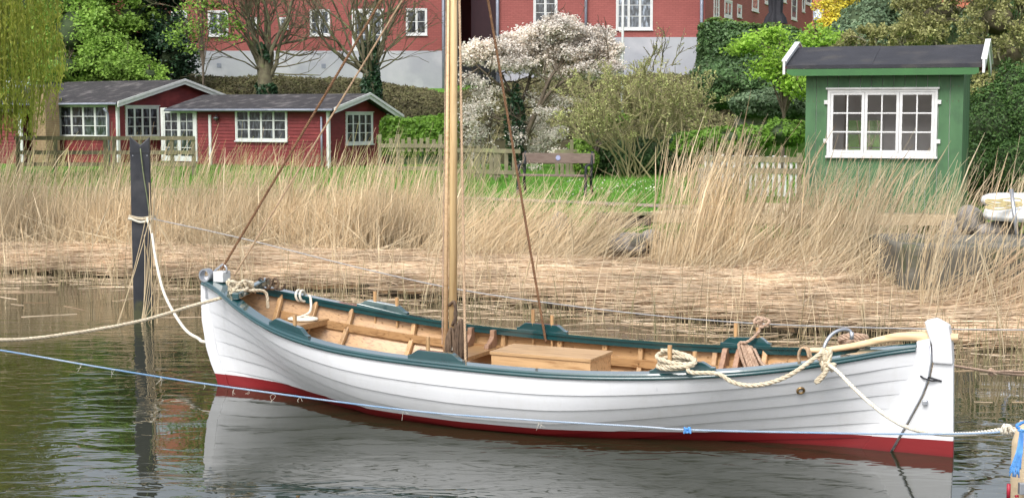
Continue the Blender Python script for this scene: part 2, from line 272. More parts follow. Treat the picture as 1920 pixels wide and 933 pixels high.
# ------------------------------------------------------------------ object plumbing
def tag(o, label=None, cat=None, group=None, kind=None):
    if label: o['label'] = label
    if cat: o['category'] = cat
    if group: o['group'] = group
    if kind: o['kind'] = kind
    return o
def thing(name, label, cat, loc=(0, 0, 0), rotz=0, group=None):
    o = bpy.data.objects.new(name, None); COL.objects.link(o)
    o.location = tuple(float(v) for v in loc); o.rotation_euler = (0, 0, rotz); o.empty_display_size = .2
    return tag(o, label, cat, group)
def rootinv(o):
    return (Matrix.Translation(o.location) @ Matrix.Rotation(o.rotation_euler.z, 4, 'Z')).inverted()
def link(name, me, parent=None, mats=(), kind=None):
    o = bpy.data.objects.new(name, me); COL.objects.link(o)
    for m in mats: me.materials.append(M[m] if isinstance(m, str) else m)
    if parent: o.parent = parent
    if kind: o['kind'] = kind
    return o
class MB:
    def __init__(s): s.v = []; s.f = []; s.m = []
    def add(s, vs, fs, mi=0, T=None):
        n = len(s.v)
        if T is not None: vs = [T @ Vector(tuple(map(float, v))) for v in vs]
        s.v += [tuple(map(float, v)) for v in vs]; s.f += [tuple(n + i for i in f) for f in fs]; s.m += [mi] * len(fs)
    def box(s, a, b, mi=0, T=None):
        x0, y0, z0 = a; x1, y1, z1 = b
        s.add([(x0, y0, z0), (x1, y0, z0), (x1, y1, z0), (x0, y1, z0), (x0, y0, z1), (x1, y0, z1), (x1, y1, z1), (x0, y1, z1)],
              [(0, 3, 2, 1), (4, 5, 6, 7), (0, 1, 5, 4), (1, 2, 6, 5), (2, 3, 7, 6), (3, 0, 4, 7)], mi, T)
    def bar(s, p, q, wd, h, mi=0, up=(0, 0, 1), T=None):
        p = Vector(p); q = Vector(q); d = (q - p).normalized(); u = Vector(up)
        r = d.cross(u).normalized(); u = r.cross(d)
        vs = [c + r * a * wd / 2 + u * b * h / 2 for c in (p, q) for a, b in ((-1, -1), (1, -1), (1, 1), (-1, 1))]
        s.add(vs, [(0, 1, 2, 3), (7, 6, 5, 4), (0, 4, 5, 1), (1, 5, 6, 2), (2, 6, 7, 3), (3, 7, 4, 0)], mi, T)
    def prism(s, poly, f0, f1, mi=0, T=None):
        """poly 2D points; f0,f1 map (a,b)->3D for both faces"""
        n = len(poly); vs = [f0(*p) for p in poly] + [f1(*p) for p in poly]
        fs = [tuple(range(n - 1, -1, -1)), tuple(range(n, 2 * n))] + [(i, (i + 1) % n, n + (i + 1) % n, n + i) for i in range(n)]
        s.add(vs, fs, mi, T)
    def tube(s, pts, r, n=6, mi=0, T=None, caps=True):
        pts = [Vector(tuple(map(float, p))) for p in pts]; k = len(pts)
        rs = r if hasattr(r, '__len__') else [r] * k
        t0 = (pts[1] - pts[0]).normalized(); a = Vector((0, 0, 1)) if abs(t0.z) < .9 else Vector((1, 0, 0)); u = t0.cross(a).normalized()
        vs = []
        for i in range(k):
            t = (pts[min(i + 1, k - 1)] - pts[max(i - 1, 0)])
            t = t.normalized() if t.length > 1e-9 else t0
            u = (u - t * u.dot(t)); u = u.normalized() if u.length > 1e-6 else t.orthogonal().normalized()
            v = t.cross(u)
            for j in range(n):
                an = 2 * pi * j / n; vs.append(pts[i] + (u * cos(an) + v * sin(an)) * rs[i])
        fs = [(i * n + j, i * n + (j + 1) % n, (i + 1) * n + (j + 1) % n, (i + 1) * n + j) for i in range(k - 1) for j in range(n)]
        if caps: fs += [tuple(range(n - 1, -1, -1)), tuple((k - 1) * n + j for j in range(n))]
        s.add(vs, fs, mi, T)
    def grid(s, rows, mi=0, T=None, flip=False, close=False):
        r = len(rows); c = len(rows[0]); vs = [p for row in rows for p in row]; fs = []
        for i in range(r - 1):
            for j in range(c - 1 + (1 if close else 0)):
                q = (i * c + j, i * c + (j + 1) % c, (i + 1) * c + (j + 1) % c, (i + 1) * c + j)
                fs.append(q[::-1] if flip else q)
        s.add(vs, fs, mi, T)
    def build(s, name, mats, parent=None, world=False, smooth=False, kind=None, bevel=0, label=None, fixn=True):
        v = s.v
        if parent and world:
            I = rootinv(parent); v = [tuple(I @ Vector(p)) for p in v]
        me = bpy.data.meshes.new(name); me.from_pydata(v, [], s.f)
        me.polygons.foreach_set('material_index', s.m)
        if fixn:
            bm = bmesh.new(); bm.from_mesh(me); bmesh.ops.recalc_face_normals(bm, faces=bm.faces); bm.to_mesh(me); bm.free()
        if smooth: me.polygons.foreach_set('use_smooth', [True] * len(me.polygons))
        me.update()
        o = link(name, me, parent, mats, kind)
        if label: o['label'] = label
        if bevel:
            b = o.modifiers.new('bevel', 'BEVEL'); b.width = bevel; b.segments = 2; b.limit_method = 'ANGLE'; b.angle_limit = radians(40)
        return o
def npmesh(name, V, F, mats, parent=None, world=True, kind=None, mi=None, smooth=False):
    """V (n,3), F (m,k) all faces with same k"""
    V = np.asarray(V, np.float32)
    if parent is not None and world:
        I = np.array(rootinv(parent)); V = V @ I[:3, :3].T + I[:3, 3]
    me = bpy.data.meshes.new(name); m, k = F.shape
    me.vertices.add(len(V)); me.vertices.foreach_set('co', np.ascontiguousarray(V, np.float32).ravel())
    me.loops.add(m * k); me.loops.foreach_set('vertex_index', np.ascontiguousarray(F, np.int32).ravel())
    me.polygons.add(m); me.polygons.foreach_set('loop_start', np.arange(0, m * k, k, dtype=np.int32))
    try: me.polygons.foreach_set('loop_total', np.full(m, k, np.int32))
    except Exception: pass
    if mi is not None: me.polygons.foreach_set('material_index', np.asarray(mi, np.int32))
    if smooth: me.polygons.foreach_set('use_smooth', np.ones(m, bool))
    me.update(calc_edges=True); me.validate()
    return link(name, me, parent, mats, kind)
def crom(pts, n=12):
    p = [np.array(q, float) for q in pts]; p = [2 * p[0] - p[1]] + p + [2 * p[-1] - p[-2]]; out = []
    for i in range(1, len(p) - 2):
        for t in np.linspace(0, 1, n, endpoint=False):
            a, b, c, d = p[i - 1:i + 3]
            out.append(.5 * ((2 * b) + (-a + c) * t + (2 * a - 5 * b + 4 * c - d) * t * t + (-a + 3 * b - 3 * c + d) * t ** 3))
    out.append(p[-2]); return out
def twisted(mb, pts, R, pitch=None, strands=3, mi=0, n=5, seg=10):
    """a laid rope: three strands wound round the path"""
    pitch = pitch or R * 7
    P_ = np.array(pts, float); d = np.r_[0, np.cumsum(np.linalg.norm(np.diff(P_, axis=0), axis=1))]
    L = d[-1]; k = max(4, int(L / pitch * seg)); s_ = np.linspace(0, L, k)
    Q = np.stack([np.interp(s_, d, P_[:, i]) for i in range(3)], 1)
    T = np.gradient(Q, axis=0); T /= np.linalg.norm(T, axis=1)[:, None] + 1e-12
    u = np.cross(T[0], [0.1, .3, 1.0]); u /= np.linalg.norm(u); U = []
    for t in T:
        u = u - t * (u @ t); u /= np.linalg.norm(u) + 1e-12; U.append(u)
    U = np.array(U); W = np.cross(T, U)
    for j in range(strands):
        an = 2 * pi * (s_ / pitch + j / strands)
        C = Q + (U * np.cos(an)[:, None] + W * np.sin(an)[:, None]) * R * .5
        mb.tube([tuple(c) for c in C], R * .56, n, mi)
def nz(p, f=1.0, seed=0):
    """cheap smooth 3D noise in -1..1"""
    p = np.asarray(p) * f; x, y, z = p[..., 0] + seed, p[..., 1] - seed * 1.7, p[..., 2] + seed * .3
    return (np.sin(x * 1.7 + 1.3 * np.sin(y * 1.1 + z)) + np.sin(y * 2.1 + 1.7 * np.sin(z * 1.3 + x * .7)) + np.sin(z * 2.3 + 1.1 * np.sin(x * 1.9 - y))) / 3
def rand_rot_quads(C, size, aspect=.55, up=0.0, nrm=None, curl=True):
    """one bent leaf (two triangles folded on the midrib, 4 verts) at every centre C"""
    n = len(C); a = RNG.normal(size=(n, 3)); 
    if nrm is not None: b0 = nrm + RNG.normal(size=(n, 3)) * .55
    else: b0 = RNG.normal(size=(n, 3)) + np.array([0, -.3, up])
    b0 /= np.linalg.norm(b0, axis=1)[:, None]
    a -= b0 * (a * b0).sum(1)[:, None]; a /= np.linalg.norm(a, axis=1)[:, None] + 1e-9
    c = np.cross(b0, a); sz = size * RNG.uniform(.65, 1.25, (n, 1))
    V = np.stack([C - a * sz, C + c * sz * aspect + b0 * sz * .25, C + a * sz, C - c * sz * aspect + b0 * sz * .25], 1).reshape(-1, 3)
    i = np.arange(n)[:, None] * 4
    F = np.concatenate([i + [0, 1, 2], i + [0, 2, 3]], 0)
    return V, F
def curves_mesh(pts, rad, sides=3):
    """pts (n,k,3), rad (n,k): thin many-sided stalks; returns V,F quads"""
    n, k, _ = pts.shape
    T = np.gradient(pts, axis=1); T /= np.linalg.norm(T, axis=2, keepdims=True) + 1e-9
    a = RNG.normal(size=(n, 1, 3)) + 0 * T; u = np.cross(T, a); u /= np.linalg.norm(u, axis=2, keepdims=True) + 1e-9; v = np.cross(T, u)
    V = []
    for j in range(sides):
        an = 2 * pi * j / sides; V.append(pts + (u * cos(an) + v * sin(an)) * rad[..., None])
    V = np.stack(V, 2).reshape(-1, 3)
    base = (np.arange(n)[:, None, None] * k + np.arange(k - 1)[None, :, None]) * sides; j = np.arange(sides)[None, None, :]
    F = np.stack([base + j, base + (j + 1) % sides, base + sides + (j + 1) % sides, base + sides + j], -1).reshape(-1, 4)
    return V, F
def merge(parts):
    V = []; F = []; Mi = []; o = 0
    for v, f, m in parts:
        V.append(v); F.append(f + o); Mi.append(np.full(len(f), m)); o += len(v)
    return np.concatenate(V), np.concatenate(F), np.concatenate(Mi)
def tri(F):
    return np.concatenate([F[:, [0, 1, 2]], F[:, [0, 2, 3]]], 0)

# ------------------------------------------------------------------ terrain
SHORE_PX = [(-400, 506), (0, 512), (250, 522), (560, 545), (900, 566), (1300, 603), (1700, 643), (1920, 655), (2300, 668)]
SH = np.array([G(x, y, 0)[:2] for x, y in SHORE_PX])
def shoreY(X): return np.interp(X, SH[:, 0], SH[:, 1])
BANKY = lambda X: np.interp(X, [-14, -8, -2, 1.5, 4, 9, 12], [31, 29.5, 27.5, 26.2, 25.8, 25.6, 23.5])   # where the level lawn begins
def terrain(X, Y):
    X = np.asarray(X, float); Y = np.asarray(Y, float)
    s = Y - shoreY(X); by = BANKY(X)
    z = np.where(s < .5, np.maximum(-.9, (s - .5) * .25), .0)
    lo = .5; hi = np.maximum(by - shoreY(X) - 1.6, 1.0)
    z = np.where(s >= lo, np.minimum(.22, (s - lo) * .08), z)
    k = np.clip((Y - (by - 1.5)) / 1.3, 0, 1); z = np.where(s > lo, z + (.88 - z) * k * k * (3 - 2 * k), z)
    # behind the cottages and the cabin the ground climbs to the town
    st = np.interp(X, [-20, 9, 14, 20], [58, 58, 50, 44]); k2 = np.clip((Y - st) / 14, 0, 1)
    z = z + 3.1 * k2 * k2 * (3 - 2 * k2)
    return z
def build_ground():
    xs = np.r_[-900, -400, -150, -60, np.arange(-34, 34.01, .5), 60, 150, 400, 900]; ys = np.r_[-200, -60, -20, 0, np.arange(8, 80.01, .45), 100, 160, 300, 700, 1600]
    XX, YY = np.meshgrid(xs, ys); Z = terrain(XX, YY) + .02 * nz(np.stack([XX, YY, 0 * XX], -1), 1.3) * (np.abs(XX) < 34)
    V = np.stack([XX, YY, Z], -1).reshape(-1, 3); c = len(xs); i = np.arange(len(ys) - 1)[:, None] * c + np.arange(c - 1)[None, :]
    F = np.stack([i, i + 1, i + c + 1, i + c], -1).reshape(-1, 4)
    m, nt, b = newmat("lawn_and_bank"); b.inputs['Roughness'].default_value = .95; b.inputs['Specular IOR Level'].default_value = .15
    tc = N(nt, "ShaderNodeTexCoord"); no = N(nt, "ShaderNodeTexNoise", Scale=1.2, Detail=8); nt.links.new(tc.outputs['Object'], no.inputs['Vector'])
    g = ramp(nt, [(.3, (.075, .18, .025)), (.55, (.11, .25, .035)), (.75, (.13, .26, .05))]); nt.links.new(no.outputs['Fac'], g.inputs[0])
    mud = ramp(nt, [(.35, (.09, .065, .04)), (.65, (.22, .15, .09))]); nt.links.new(no.outputs['Fac'], mud.inputs[0])
    sp = N(nt, "ShaderNodeSeparateXYZ"); nt.links.new(tc.outputs['Object'], sp.inputs[0])
    mr = N(nt, "ShaderNodeMapRange"); mr.inputs['From Min'].default_value = .45; mr.inputs['From Max'].default_value = .8; nt.links.new(sp.outputs['Z'], mr.inputs['Value'])
    mx = N(nt, "ShaderNodeMixRGB"); nt.links.new(mr.outputs[0], mx.inputs[0]); nt.links.new(mud.outputs[0], mx.inputs[1]); nt.links.new(g.outputs[0], mx.inputs[2])
    nt.links.new(mx.outputs[0], b.inputs['Base Color'])
    n2 = N(nt, "ShaderNodeTexNoise", Scale=18, Detail=6); nt.links.new(tc.outputs['Object'], n2.inputs['Vector'])
    bp = N(nt, "ShaderNodeBump", Strength=.8); bp.inputs['Distance'].default_value = .06; nt.links.new(n2.outputs['Fac'], bp.inputs['Height']); nt.links.new(bp.outputs[0], b.inputs['Normal'])
    tag(npmesh("ground", V, F, [m], smooth=True), kind='structure')
build_ground()
def build_path():
    mb = MB(); rows = []
    for X in np.arange(-16, 4.6, .4):
        yc = float(np.interp(X, [-16, -4, 0, 2.6, 5], [36.5, 33.5, 30.3, 28.4, 27.6])) + .15 * sin(X * .9); wd = .5
        rows.append([(X, yc + t * wd, float(terrain(X, yc + t * wd)) + .03 + .015 * (1 - t * t)) for t in (-1, -.5, 0, .5, 1)])
    mb.grid(rows)
    tag(mb.build("path", [pm("gravel_path", (.36, .29, .23), (.26, .21, .165), 9, .95, .8, 60, c3=(.20, .22, .10), s3=2)], smooth=True), kind='structure')
build_path()

# ------------------------------------------------------------------ boat shape
B0 = G(413, 720, 0); S0 = G(1672, 844, 0)
BANG = atan2(S0[1] - B0[1], S0[0] - B0[0])
BAX = np.array([cos(BANG), sin(BANG), 0]); BAY = np.array([-sin(BANG), cos(BANG), 0])
def bw(u, y, z): return B0 + BAX * u + BAY * y + np.array([0, 0, z])
def bp_y(px, py, y):
    q = hit(px, py, B0 + BAY * y, BAY) - B0; return np.array([q @ BAX, y, q[2]])
def bp_z(px, py, z):
    q = G(px, py, z) - B0; return np.array([q @ BAX, q @ BAY, z])
_u = [-.18, 0, .2, .4, .6, .8, 1, 1.2, 1.4, 1.6, 1.8, 2, 2.4, 2.8, 3.2, 3.6, 4, 4.4, 4.8, 5.2, 5.6, 6, 6.2, 6.4, 6.6, 6.82]
_b = [.035, .13, .26, .40, .52, .62, .715, .80, .86, .905, .94, .965, .99, 1.0, 1.0, .99, .975, .93, .865, .775, .645, .46, .34, .225, .11, .03]
_z = [1.03, 1.01, .975, .93, .878, .825, .78, .74, .705, .675, .65, .63, .605, .59, .58, .573, .572, .58, .598, .625, .66, .71, .745, .78, .82, .855]
def smoothed(ys):
    uu = np.linspace(-.18, 6.82, 141); y = np.interp(uu, _u, ys)
    for _ in range(6):
        y[1:-1] = .25 * y[:-2] + .5 * y[1:-1] + .25 * y[2:]
    return uu, y
_ub, _bb = smoothed(_b); _uz, _zz = smoothed(_z)
hb = lambda u: float(np.interp(u, _ub, _bb)); hz = lambda u: float(np.interp(u, _uz, _zz))
PU = [-.18, .6, 1.2, 2.15, 3.2, 4.1, 4.67, 5.53, 6.02, 6.82]
pf = lambda u: float(np.interp(u, PU, [1.1, 1.3, 1.7, 2.3, 3.0, 2.74, 2.05, 1.5, 1.4, 1.2]))
qf = lambda u: float(np.interp(u, PU, [2.2, 1.9, 1.4, 1.0, 1.0, 1.0, 1.0, 1.22, 1.3, 1.4]))
u0 = lambda z: float(np.interp(z, [-.33, -.15, 0, .105, .209, .367, .632, .846, 1.03], [.75, .26, .07, .035, -.015, -.07, -.115, -.13, -.13]))
u1 = lambda z: float(np.interp(z, [-.33, 0, .09, .312, .511, .671, .81, .9], [6.2, 6.41, 6.474, 6.613, 6.726, 6.797, 6.827, 6.83]))
NS = 72; NT = 60
HULL = np.zeros((NS + 1, NT + 1, 3))        # starboard half (y>0), girth-uniform
for i in range(NS + 1):
    U = -.18 + 7.0 * i / NS; b = hb(U); zs = hz(U); zk = -.33
    tt = np.linspace(0, 1, 200); y = b * (1 - (1 - tt ** qf(U)) ** pf(U)); z = zk + (zs - zk) * tt
    g = np.r_[0, np.cumsum(np.hypot(np.diff(y), np.diff(z)))]; g /= g[-1]
    gi = np.linspace(0, 1, NT + 1); yy = np.interp(gi, g, y); zz = np.interp(gi, g, z)
    s = i / NS
    for j in range(NT + 1):
        a, c = u0(zz[j]), u1(zz[j]); HULL[i, j] = (a + (c - a) * s, max(yy[j], .028), zz[j])
def hull_at(i, t):
    j = t * NT; k = min(int(j), NT - 1); f = j - k; return HULL[i, k] * (1 - f) + HULL[i, k + 1] * f
def hull_n(i, t):
    a = hull_at(i, max(0, t - .01)); b = hull_at(i, min(1, t + .01)); i0, i1 = max(0, i - 1), min(NS, i + 1)
    c = hull_at(i0, t); d = hull_at(i1, t); n = np.cross(d - c, b - a); n /= np.linalg.norm(n) + 1e-12
    return n if n[1] > 0 else -n
def hull_y(u, z):
    """inner half-breadth at station u, height z"""
    U = u; b = hb(U); zs = hz(U); t = min(1, max(0, (z + .33) / (zs + .33))); return b * (1 - (1 - t ** qf(U)) ** pf(U))

boat = thing("sailing_boat", "white clinker open boat with red bottom, dark green gunwale and bare wood inside", "boat", B0, BANG)
TB = [0, .14, .26, .375, .485, .59, .695, .80, .90, 1.0]
TH = .016
def strake(side, k):
    t0, t1 = TB[k], TB[k + 1]; rows = []
    for i in range(NS + 1):
        r = []
        fade = min(1, i / 5, (NS - i) / 4) * .85 + .15          # laps thin out into the stems
        for tag_, t, o in (('o', t0 - .018 if k else t0, TH * fade), ('o', t0 + (t1 - t0) * .33, TH * .72 * fade), ('o', t0 + (t1 - t0) * .66, TH * .36 * fade), ('o', t1, .001), ('i', t1, -TH * .8), ('i', t0 + (t1 - t0) * .5, -TH * .8 + TH * .4), ('i', t0 - .018 if k else t0, -.002)):
            t = max(0, t); p = hull_at(i, t) + hull_n(i, t) * o
            p[1] = max(p[1], .02); r.append((p[0], p[1] * side, p[2]))
        rows.append(r)
    mb = MB(); c = 7
    for i in range(NS + 1): mb.v += rows[i]
    for i in range(NS):
        for j in range(c):
            a, b_ = i * c + j, i * c + (j + 1) % c
            mb.f.append((a, b_, b_ + c, a + c)); mb.m.append(1 if j in (4, 5) else 0)
    for e in (0, NS): mb.f.append(tuple(e * c + j for j in range(c))); mb.m.append(0)
    o = mb.build("strake", ['hull', 'oak'], boat, bevel=.0)
    me = o.data
    # smooth lengthwise, keep lap edge sharp
    me.polygons.foreach_set('use_smooth', [True] * len(me.polygons))
    me.set_sharp_from_angle(angle=radians(32))
for side in (-1, 1):
    for k in range(9): strake(side, k)
# butt joints in the planking (thin raised straps hidden; visible as fine seams)
def seam(u, k):
    i = int(round((u + .18) / 7 * NS)); mb = MB(); pts = []
    for t in np.linspace(TB[k] + .004, TB[k + 1] - .004, 5):
        f = (t - TB[k]) / (TB[k + 1] - TB[k]); p = hull_at(i, t) + hull_n(i, t) * (TH * (1 - f) + .0012); pts.append((p[0], -p[1], p[2]))
    pts = [(pts[0][0], p[1], p[2]) for p in pts]
    mb.tube(pts, .0012, 4); mb.build("plank_seam", ['galv'], boat)
seam(5.0, 8); seam(6.1, 5)
# keel, stem, sternpost
def xz_prism(name, poly, th, mats, y0=0, bev=.006, label=None, mi=0):
    mb = MB(); mb.prism(poly, lambda a, b: (a, y0 - th / 2, b), lambda a, b: (a, y0 + th / 2, b), mi)
    return mb.build(name, mats, boat, bevel=bev, label=label)
zz_ = [-.33, -.15, 0, .105, .209, .367, .632, .846, 1.03]
stem_out = [(-.15, 1.08), (-.187, 1.0), (-.19, .846), (-.182, .632), (-.136, .367), (-.08, .209), (-.03, .105), (0, 0), (.17, -.15), (.68, -.40)]
stem_in = [(1.0, -.33)] + [(u0(z) + .06, z) for z in zz_] + [(-.06, 1.08)]
xz_prism("stem_post", stem_out + stem_in, .085, ['hull'])
xz_prism("keel", [(.65, -.40), (6.45, -.40), (6.2, -.31), (.8, -.31)], .06, ['hull'], bev=0)
post_in = [(u1(z) - .02, z) for z in (-.33, 0, .09, .312, .511, .671, .81)] + [(6.80, .90)]
gap = [(6.905, .93), (6.908, .875), (6.919, .749), (6.898, .611), (6.852, .47), (6.749, .255), (6.621, 0), (6.50, -.39)]
xz_prism("stern_post", [(6.2, -.39)] + post_in + gap, .085, ['hull'])
rud = [(6.635, 0), (6.763, .255), (6.866, .47), (6.912, .611), (6.933, .735), (7.085, .742), (7.102, .04), (7.105, -.36), (6.52, -.36)]
xz_prism("rudder_blade", rud, .05, ['hull'])
rh = [(6.930, .738), (6.922, .88), (6.885, .97), (6.858, 1.065), (6.945, 1.09), (7.045, 1.04), (7.072, .90), (7.085, .738)]
xz_prism("rudder_head", rh, .11, ['hull'], bev=.012)
mb = MB(); mb.tube([(6.90, -.047, .62), (6.915, -.055, .625), (6.99, -.032, .60), (7.0, -.03, .598)], .008, 6); mb.tube([(6.84, -.046, .63), (6.87, -.06, .615), (6.93, -.056, .60), (6.985, -.028, .605)], .007, 6)
mb.build("rudder_strap", ['iron'], boat, smooth=True)
mb = MB(); mb.tube([(a, -.045, b) for a, b in gap[1:7]], .006, 6); mb.build("rudder_rod", ['galv'], boat, smooth=True)
mb = MB(); mb.box((6.86, -.06, .40), (6.90, -.03, .44)); mb.build("pintle", ['galv'], boat, bevel=.006)
# tiller
tl = [(5.917, .763), (6.06, .775), (6.295, .824), (6.5, .885), (6.633, .918), (6.8, .934), (6.95, .938), (7.115, .95)]
mb = MB(); pts = crom([(a, 0, b) for a, b in tl], 6); L = len(pts)
rows = []
for i, p in enumerate(pts):
    f = i / (L - 1); h = .02 + .02 * min(1, f * 1.3); h = h * (0.75 if f > .93 else 1); wd = .018 + .008 * f
    rows.append([(p[0], wd * cos(a) * (1.15 if i else .8), p[2] + h * sin(a) * (1 if i else .8)) for a in np.linspace(0, 2 * pi, 10, endpoint=False) + .3])
mb.grid(rows, close=True); mb.add(rows[0], [tuple(range(9, -1, -1))]); mb.add(rows[-1], [tuple(range(10))])
mb.build("tiller", ['ash'], boat, smooth=True)
# gunwale: capping board + rubbing strip + inwale, both sides
US = np.linspace(-.16, 6.80, 110)
capw = lambda u: .095 + .11 * exp(-max(0, u) / .55)
def capin(u): return max(hb(u) - capw(u), .0)
for side in (-1, 1):
    mb = MB(); rows = []
    for u in US:
        b = hb(u) + .012; z = hz(u); i_ = capin(u)
        rows.append([(u, side * i_, z + .026), (u, side * (b - .006), z + .019), (u, side * (b + .004), z + .006), (u, side * b, z - .008), (u, side * i_, z + .002)])
    mb.grid(rows, close=True); mb.add(rows[0], [(0, 1, 2, 3, 4)]); mb.add(rows[-1], [(4, 3, 2, 1, 0)])
    o = mb.build("gunwale_cap", ['teal'], boat, smooth=True); o.data.set_sharp_from_angle(angle=radians(20))
    mb = MB(); rows = []
    for u in US:
        b = hb(u); z = hz(u) - .004
        rows.append([(u, side * (b + .004), z - .002), (u, side * (b + .022), z + .0), (u, side * (b + .028), z - .014), (u, side * (b + .022), z - .028), (u, side * (b + .004), z - .032)])
    mb.grid(rows, close=True); o = mb.build("rubbing_strake", ['teal'], boat, smooth=True)
    mb = MB(); rows = []
    for u in US[4:-4]:
        b = capin(u) + .012; z = hz(u)
        if b < .05: continue
        rows.append([(u, side * b, z + .0), (u, side * (b + .03), z + .0), (u, side * (b + .03), z - .045), (u, side * b, z - .045)])
    mb.grid(rows, close=True); mb.add(rows[0], [(0, 1, 2, 3)]); mb.add(rows[-1], [(3, 2, 1, 0)]); mb.build("inwale", ['teal'], boat)
# breasthook deck at the bow, small one at the stern
for nm, ua, ub in (("bow_deck", -.16, .34), ("stern_deck", 6.35, 6.80)):
    mb = MB(); rows = []
    for u in np.linspace(ua, ub, 10):
        c = (capin(u) + .005)
        rows.append([(u, y, hz(u) + .020 + .012 * (1 - abs(y) / max(c, .01))) for y in (-c, -c / 2, 0, c / 2, c)])
    rows2 = [[(p[0], p[1], p[2] - .03) for p in r] for r in rows]
    mb.grid(rows); mb.grid(rows2, flip=True); mb.add(rows[-1] + rows2[-1], [(0, 1, 6, 5), (1, 2, 7, 6), (2, 3, 8, 7), (3, 4, 9, 8)])
    mb.build(nm, ['teal'], boat)
# ribs
_ZG = np.linspace(-.33, 1.05, 140)
_XX = np.array([[np.interp(z, HULL[i, :, 2], HULL[i, :, 0]) for i in range(NS + 1)] for z in _ZG])
_YY = np.array([[np.interp(z, HULL[i, :, 2], HULL[i, :, 1]) for i in range(NS + 1)] for z in _ZG])
def hyz(u, z):
    k = (z + .33) / 1.38 * 139; k = min(max(k, 0), 138.99); a = int(k); f = k - a
    return float(np.interp(u, _XX[a], _YY[a]) * (1 - f) + np.interp(u, _XX[a + 1], _YY[a + 1]) * f)
def inner(u, z, off=.018):
    y = hyz(u, z); sl = (hyz(u, z + .02) - hyz(u, z - .02)) / .04; su = (hyz(u + .05, z) - hyz(u - .05, z)) / .1
    return max(.004, y - off * sqrt(1 + sl * sl + su * su))
for u in [.5, .8, 1.12, 1.73, 2.2, 2.68, 3.28, 3.75, 4.12, 4.88, 5.38, 5.95]:
    for side in (-1, 1):
        mb = MB(); rows = []
        for z in np.linspace(-.28, hz(u) - .012, 16):
            y = min(inner(u - .026, z, .020), inner(u + .026, z, .020)); yi = max(.002, y - .038)
            if y < .03: continue
            rows.append([(u - .026, side * y, z), (u + .026, side * y, z), (u + .022, side * yi, z), (u - .022, side * yi, z)])
        mb.grid(rows, close=True); mb.add(rows[-1], [(0, 1, 2, 3)]); mb.build("rib", ['oak_z'], boat, bevel=.004)
# risers (long stringers)
for side in (-1, 1):
    mb = MB(); rows = []
    for u in np.linspace(.55, 6.25, 60):
        z = hz(u) - .19; y = inner(u, z, .02) - .038; rows.append([(u, side * y, z + .038), (u, side * (y - .022), z + .036), (u, side * (y - .016), z - .038), (u, side * (y + .006), z - .038)])
    mb.grid(rows, close=True); mb.add(rows[0], [(0, 1, 2, 3)]); mb.add(rows[-1], [(3, 2, 1, 0)]); mb.build("riser", ['oak'], boat)
# copper rivet heads on the inner planking
mb = MB()
for u in [.8, 1.12, 1.73, 2.2, 2.68, 3.28, 3.75, 4.12, 4.88, 5.38, 5.95]:
    for side in (-1, 1):
        for dz in (-.07, -.19, -.30):
            z = hz(u) + dz; y = inner(u, z, .02) - .038 - (.024 if dz == -.19 else 0)
            mb.tube([(u, side * y, z), (u, side * (y - .006), z)], .006, 6)
for u in np.arange(.4, 6.4, .2):
    for dz in (-.10,):
        z = hz(u) + dz; y = inner(u, z, .016); mb.tube([(u, y, z), (u, y - .008, z)], .0055, 5)
mb.build("rivets", ['brass'], boat, kind='stuff')
# floorboards (each plank)
for k, yc in enumerate(np.arange(-.62, .63, .125)):
    ok_ = [u for u in np.arange(.7, 6.3, .05) if inner(u, .045) > abs(yc) + .075]
    if not ok_: continue
    ua, ub = ok_[0], ok_[-1]
    mb = MB(); mb.box((ua, yc - .058, .045), (ub, yc + .058, .065)); mb.build("floorboard", ['oak'], boat, bevel=.004)
# bow platform in two boards, thwarts with knees
def deckboard(name, ua, ub, z, ya=None, yb=None, th=.03, mat='oak', ins=.02):
    if ya is not None:
        ok_ = [u for u in np.linspace(ua, ub, 60) if min(yb, inner(u, z - th, ins)) - max(ya, -inner(u, z - th, ins)) > .015]; ua = ok_[0]
    mb = MB(); n = 14; us = np.linspace(ua, ub, n); up = []
    lo = [(-inner(u, z - th, ins) if ya is None else max(ya, -inner(u, z - th, ins))) for u in us]; hi = [(inner(u, z - th, ins) if yb is None else min(yb, inner(u, z - th, ins))) for u in us]
    mb.grid([[(u, a, z), (u, b, z), (u, b, z - th), (u, a, z - th)] for u, a, b in zip(us, lo, hi)], close=True)
    for e, q in ((0, 1), (n - 1, -1)):
        mb.add([(us[e], lo[e], z), (us[e], hi[e], z), (us[e], hi[e], z - th), (us[e], lo[e], z - th)], [(0, 1, 2, 3)[::q]])
    return mb.build(name, [mat], boat, bevel=.003)
zp = .65
for a, b in ((-1, -.302), (-.298, .002), (.006, .302), (.306, 1)): deckboard("bow_platform_board", .34, .93, zp, a, b, ins=.03)
mb = MB(); _w = inner(.95, zp - .055, .03); mb.box((.90, -_w, zp - .055), (.955, _w, zp + .003)); mb.build("platform_edge", ['oak'], boat, bevel=.004)
for (ua, ub, z) in ((2.30, 2.66, .43), (4.95, 5.2, .40)):
    deckboard("thwart", ua, ub, z, ins=.05, th=.035)
def knee(u, side, z0):
    mb = MB(); zt = hz(u) - .0; h_ = zt - z0; y0 = 0
    out_ = [(min(inner(u, z0 + h_ * f, .02), capin(u) + .03), h_ * f) for f in (0, .25, .5, .75, 1)]; yb = out_[0][0]; yt = out_[-1][0]
    poly = out_ + [(yt - .07, h_), (yb - .075, h_ * .6), (yb - .14, .05), (yb - .185, .045), (yb - .20, .0)]
    mb.prism(poly, lambda a, b: (u - .024, side * (y0 + a), z0 + b), lambda a, b: (u + .024, side * (y0 + a), z0 + b)); mb.build("thwart_knee", ['knee'], boat, bevel=.006)
for u in (2.36, 2.60): knee(u, 1, .43); knee(u, -1, .43)
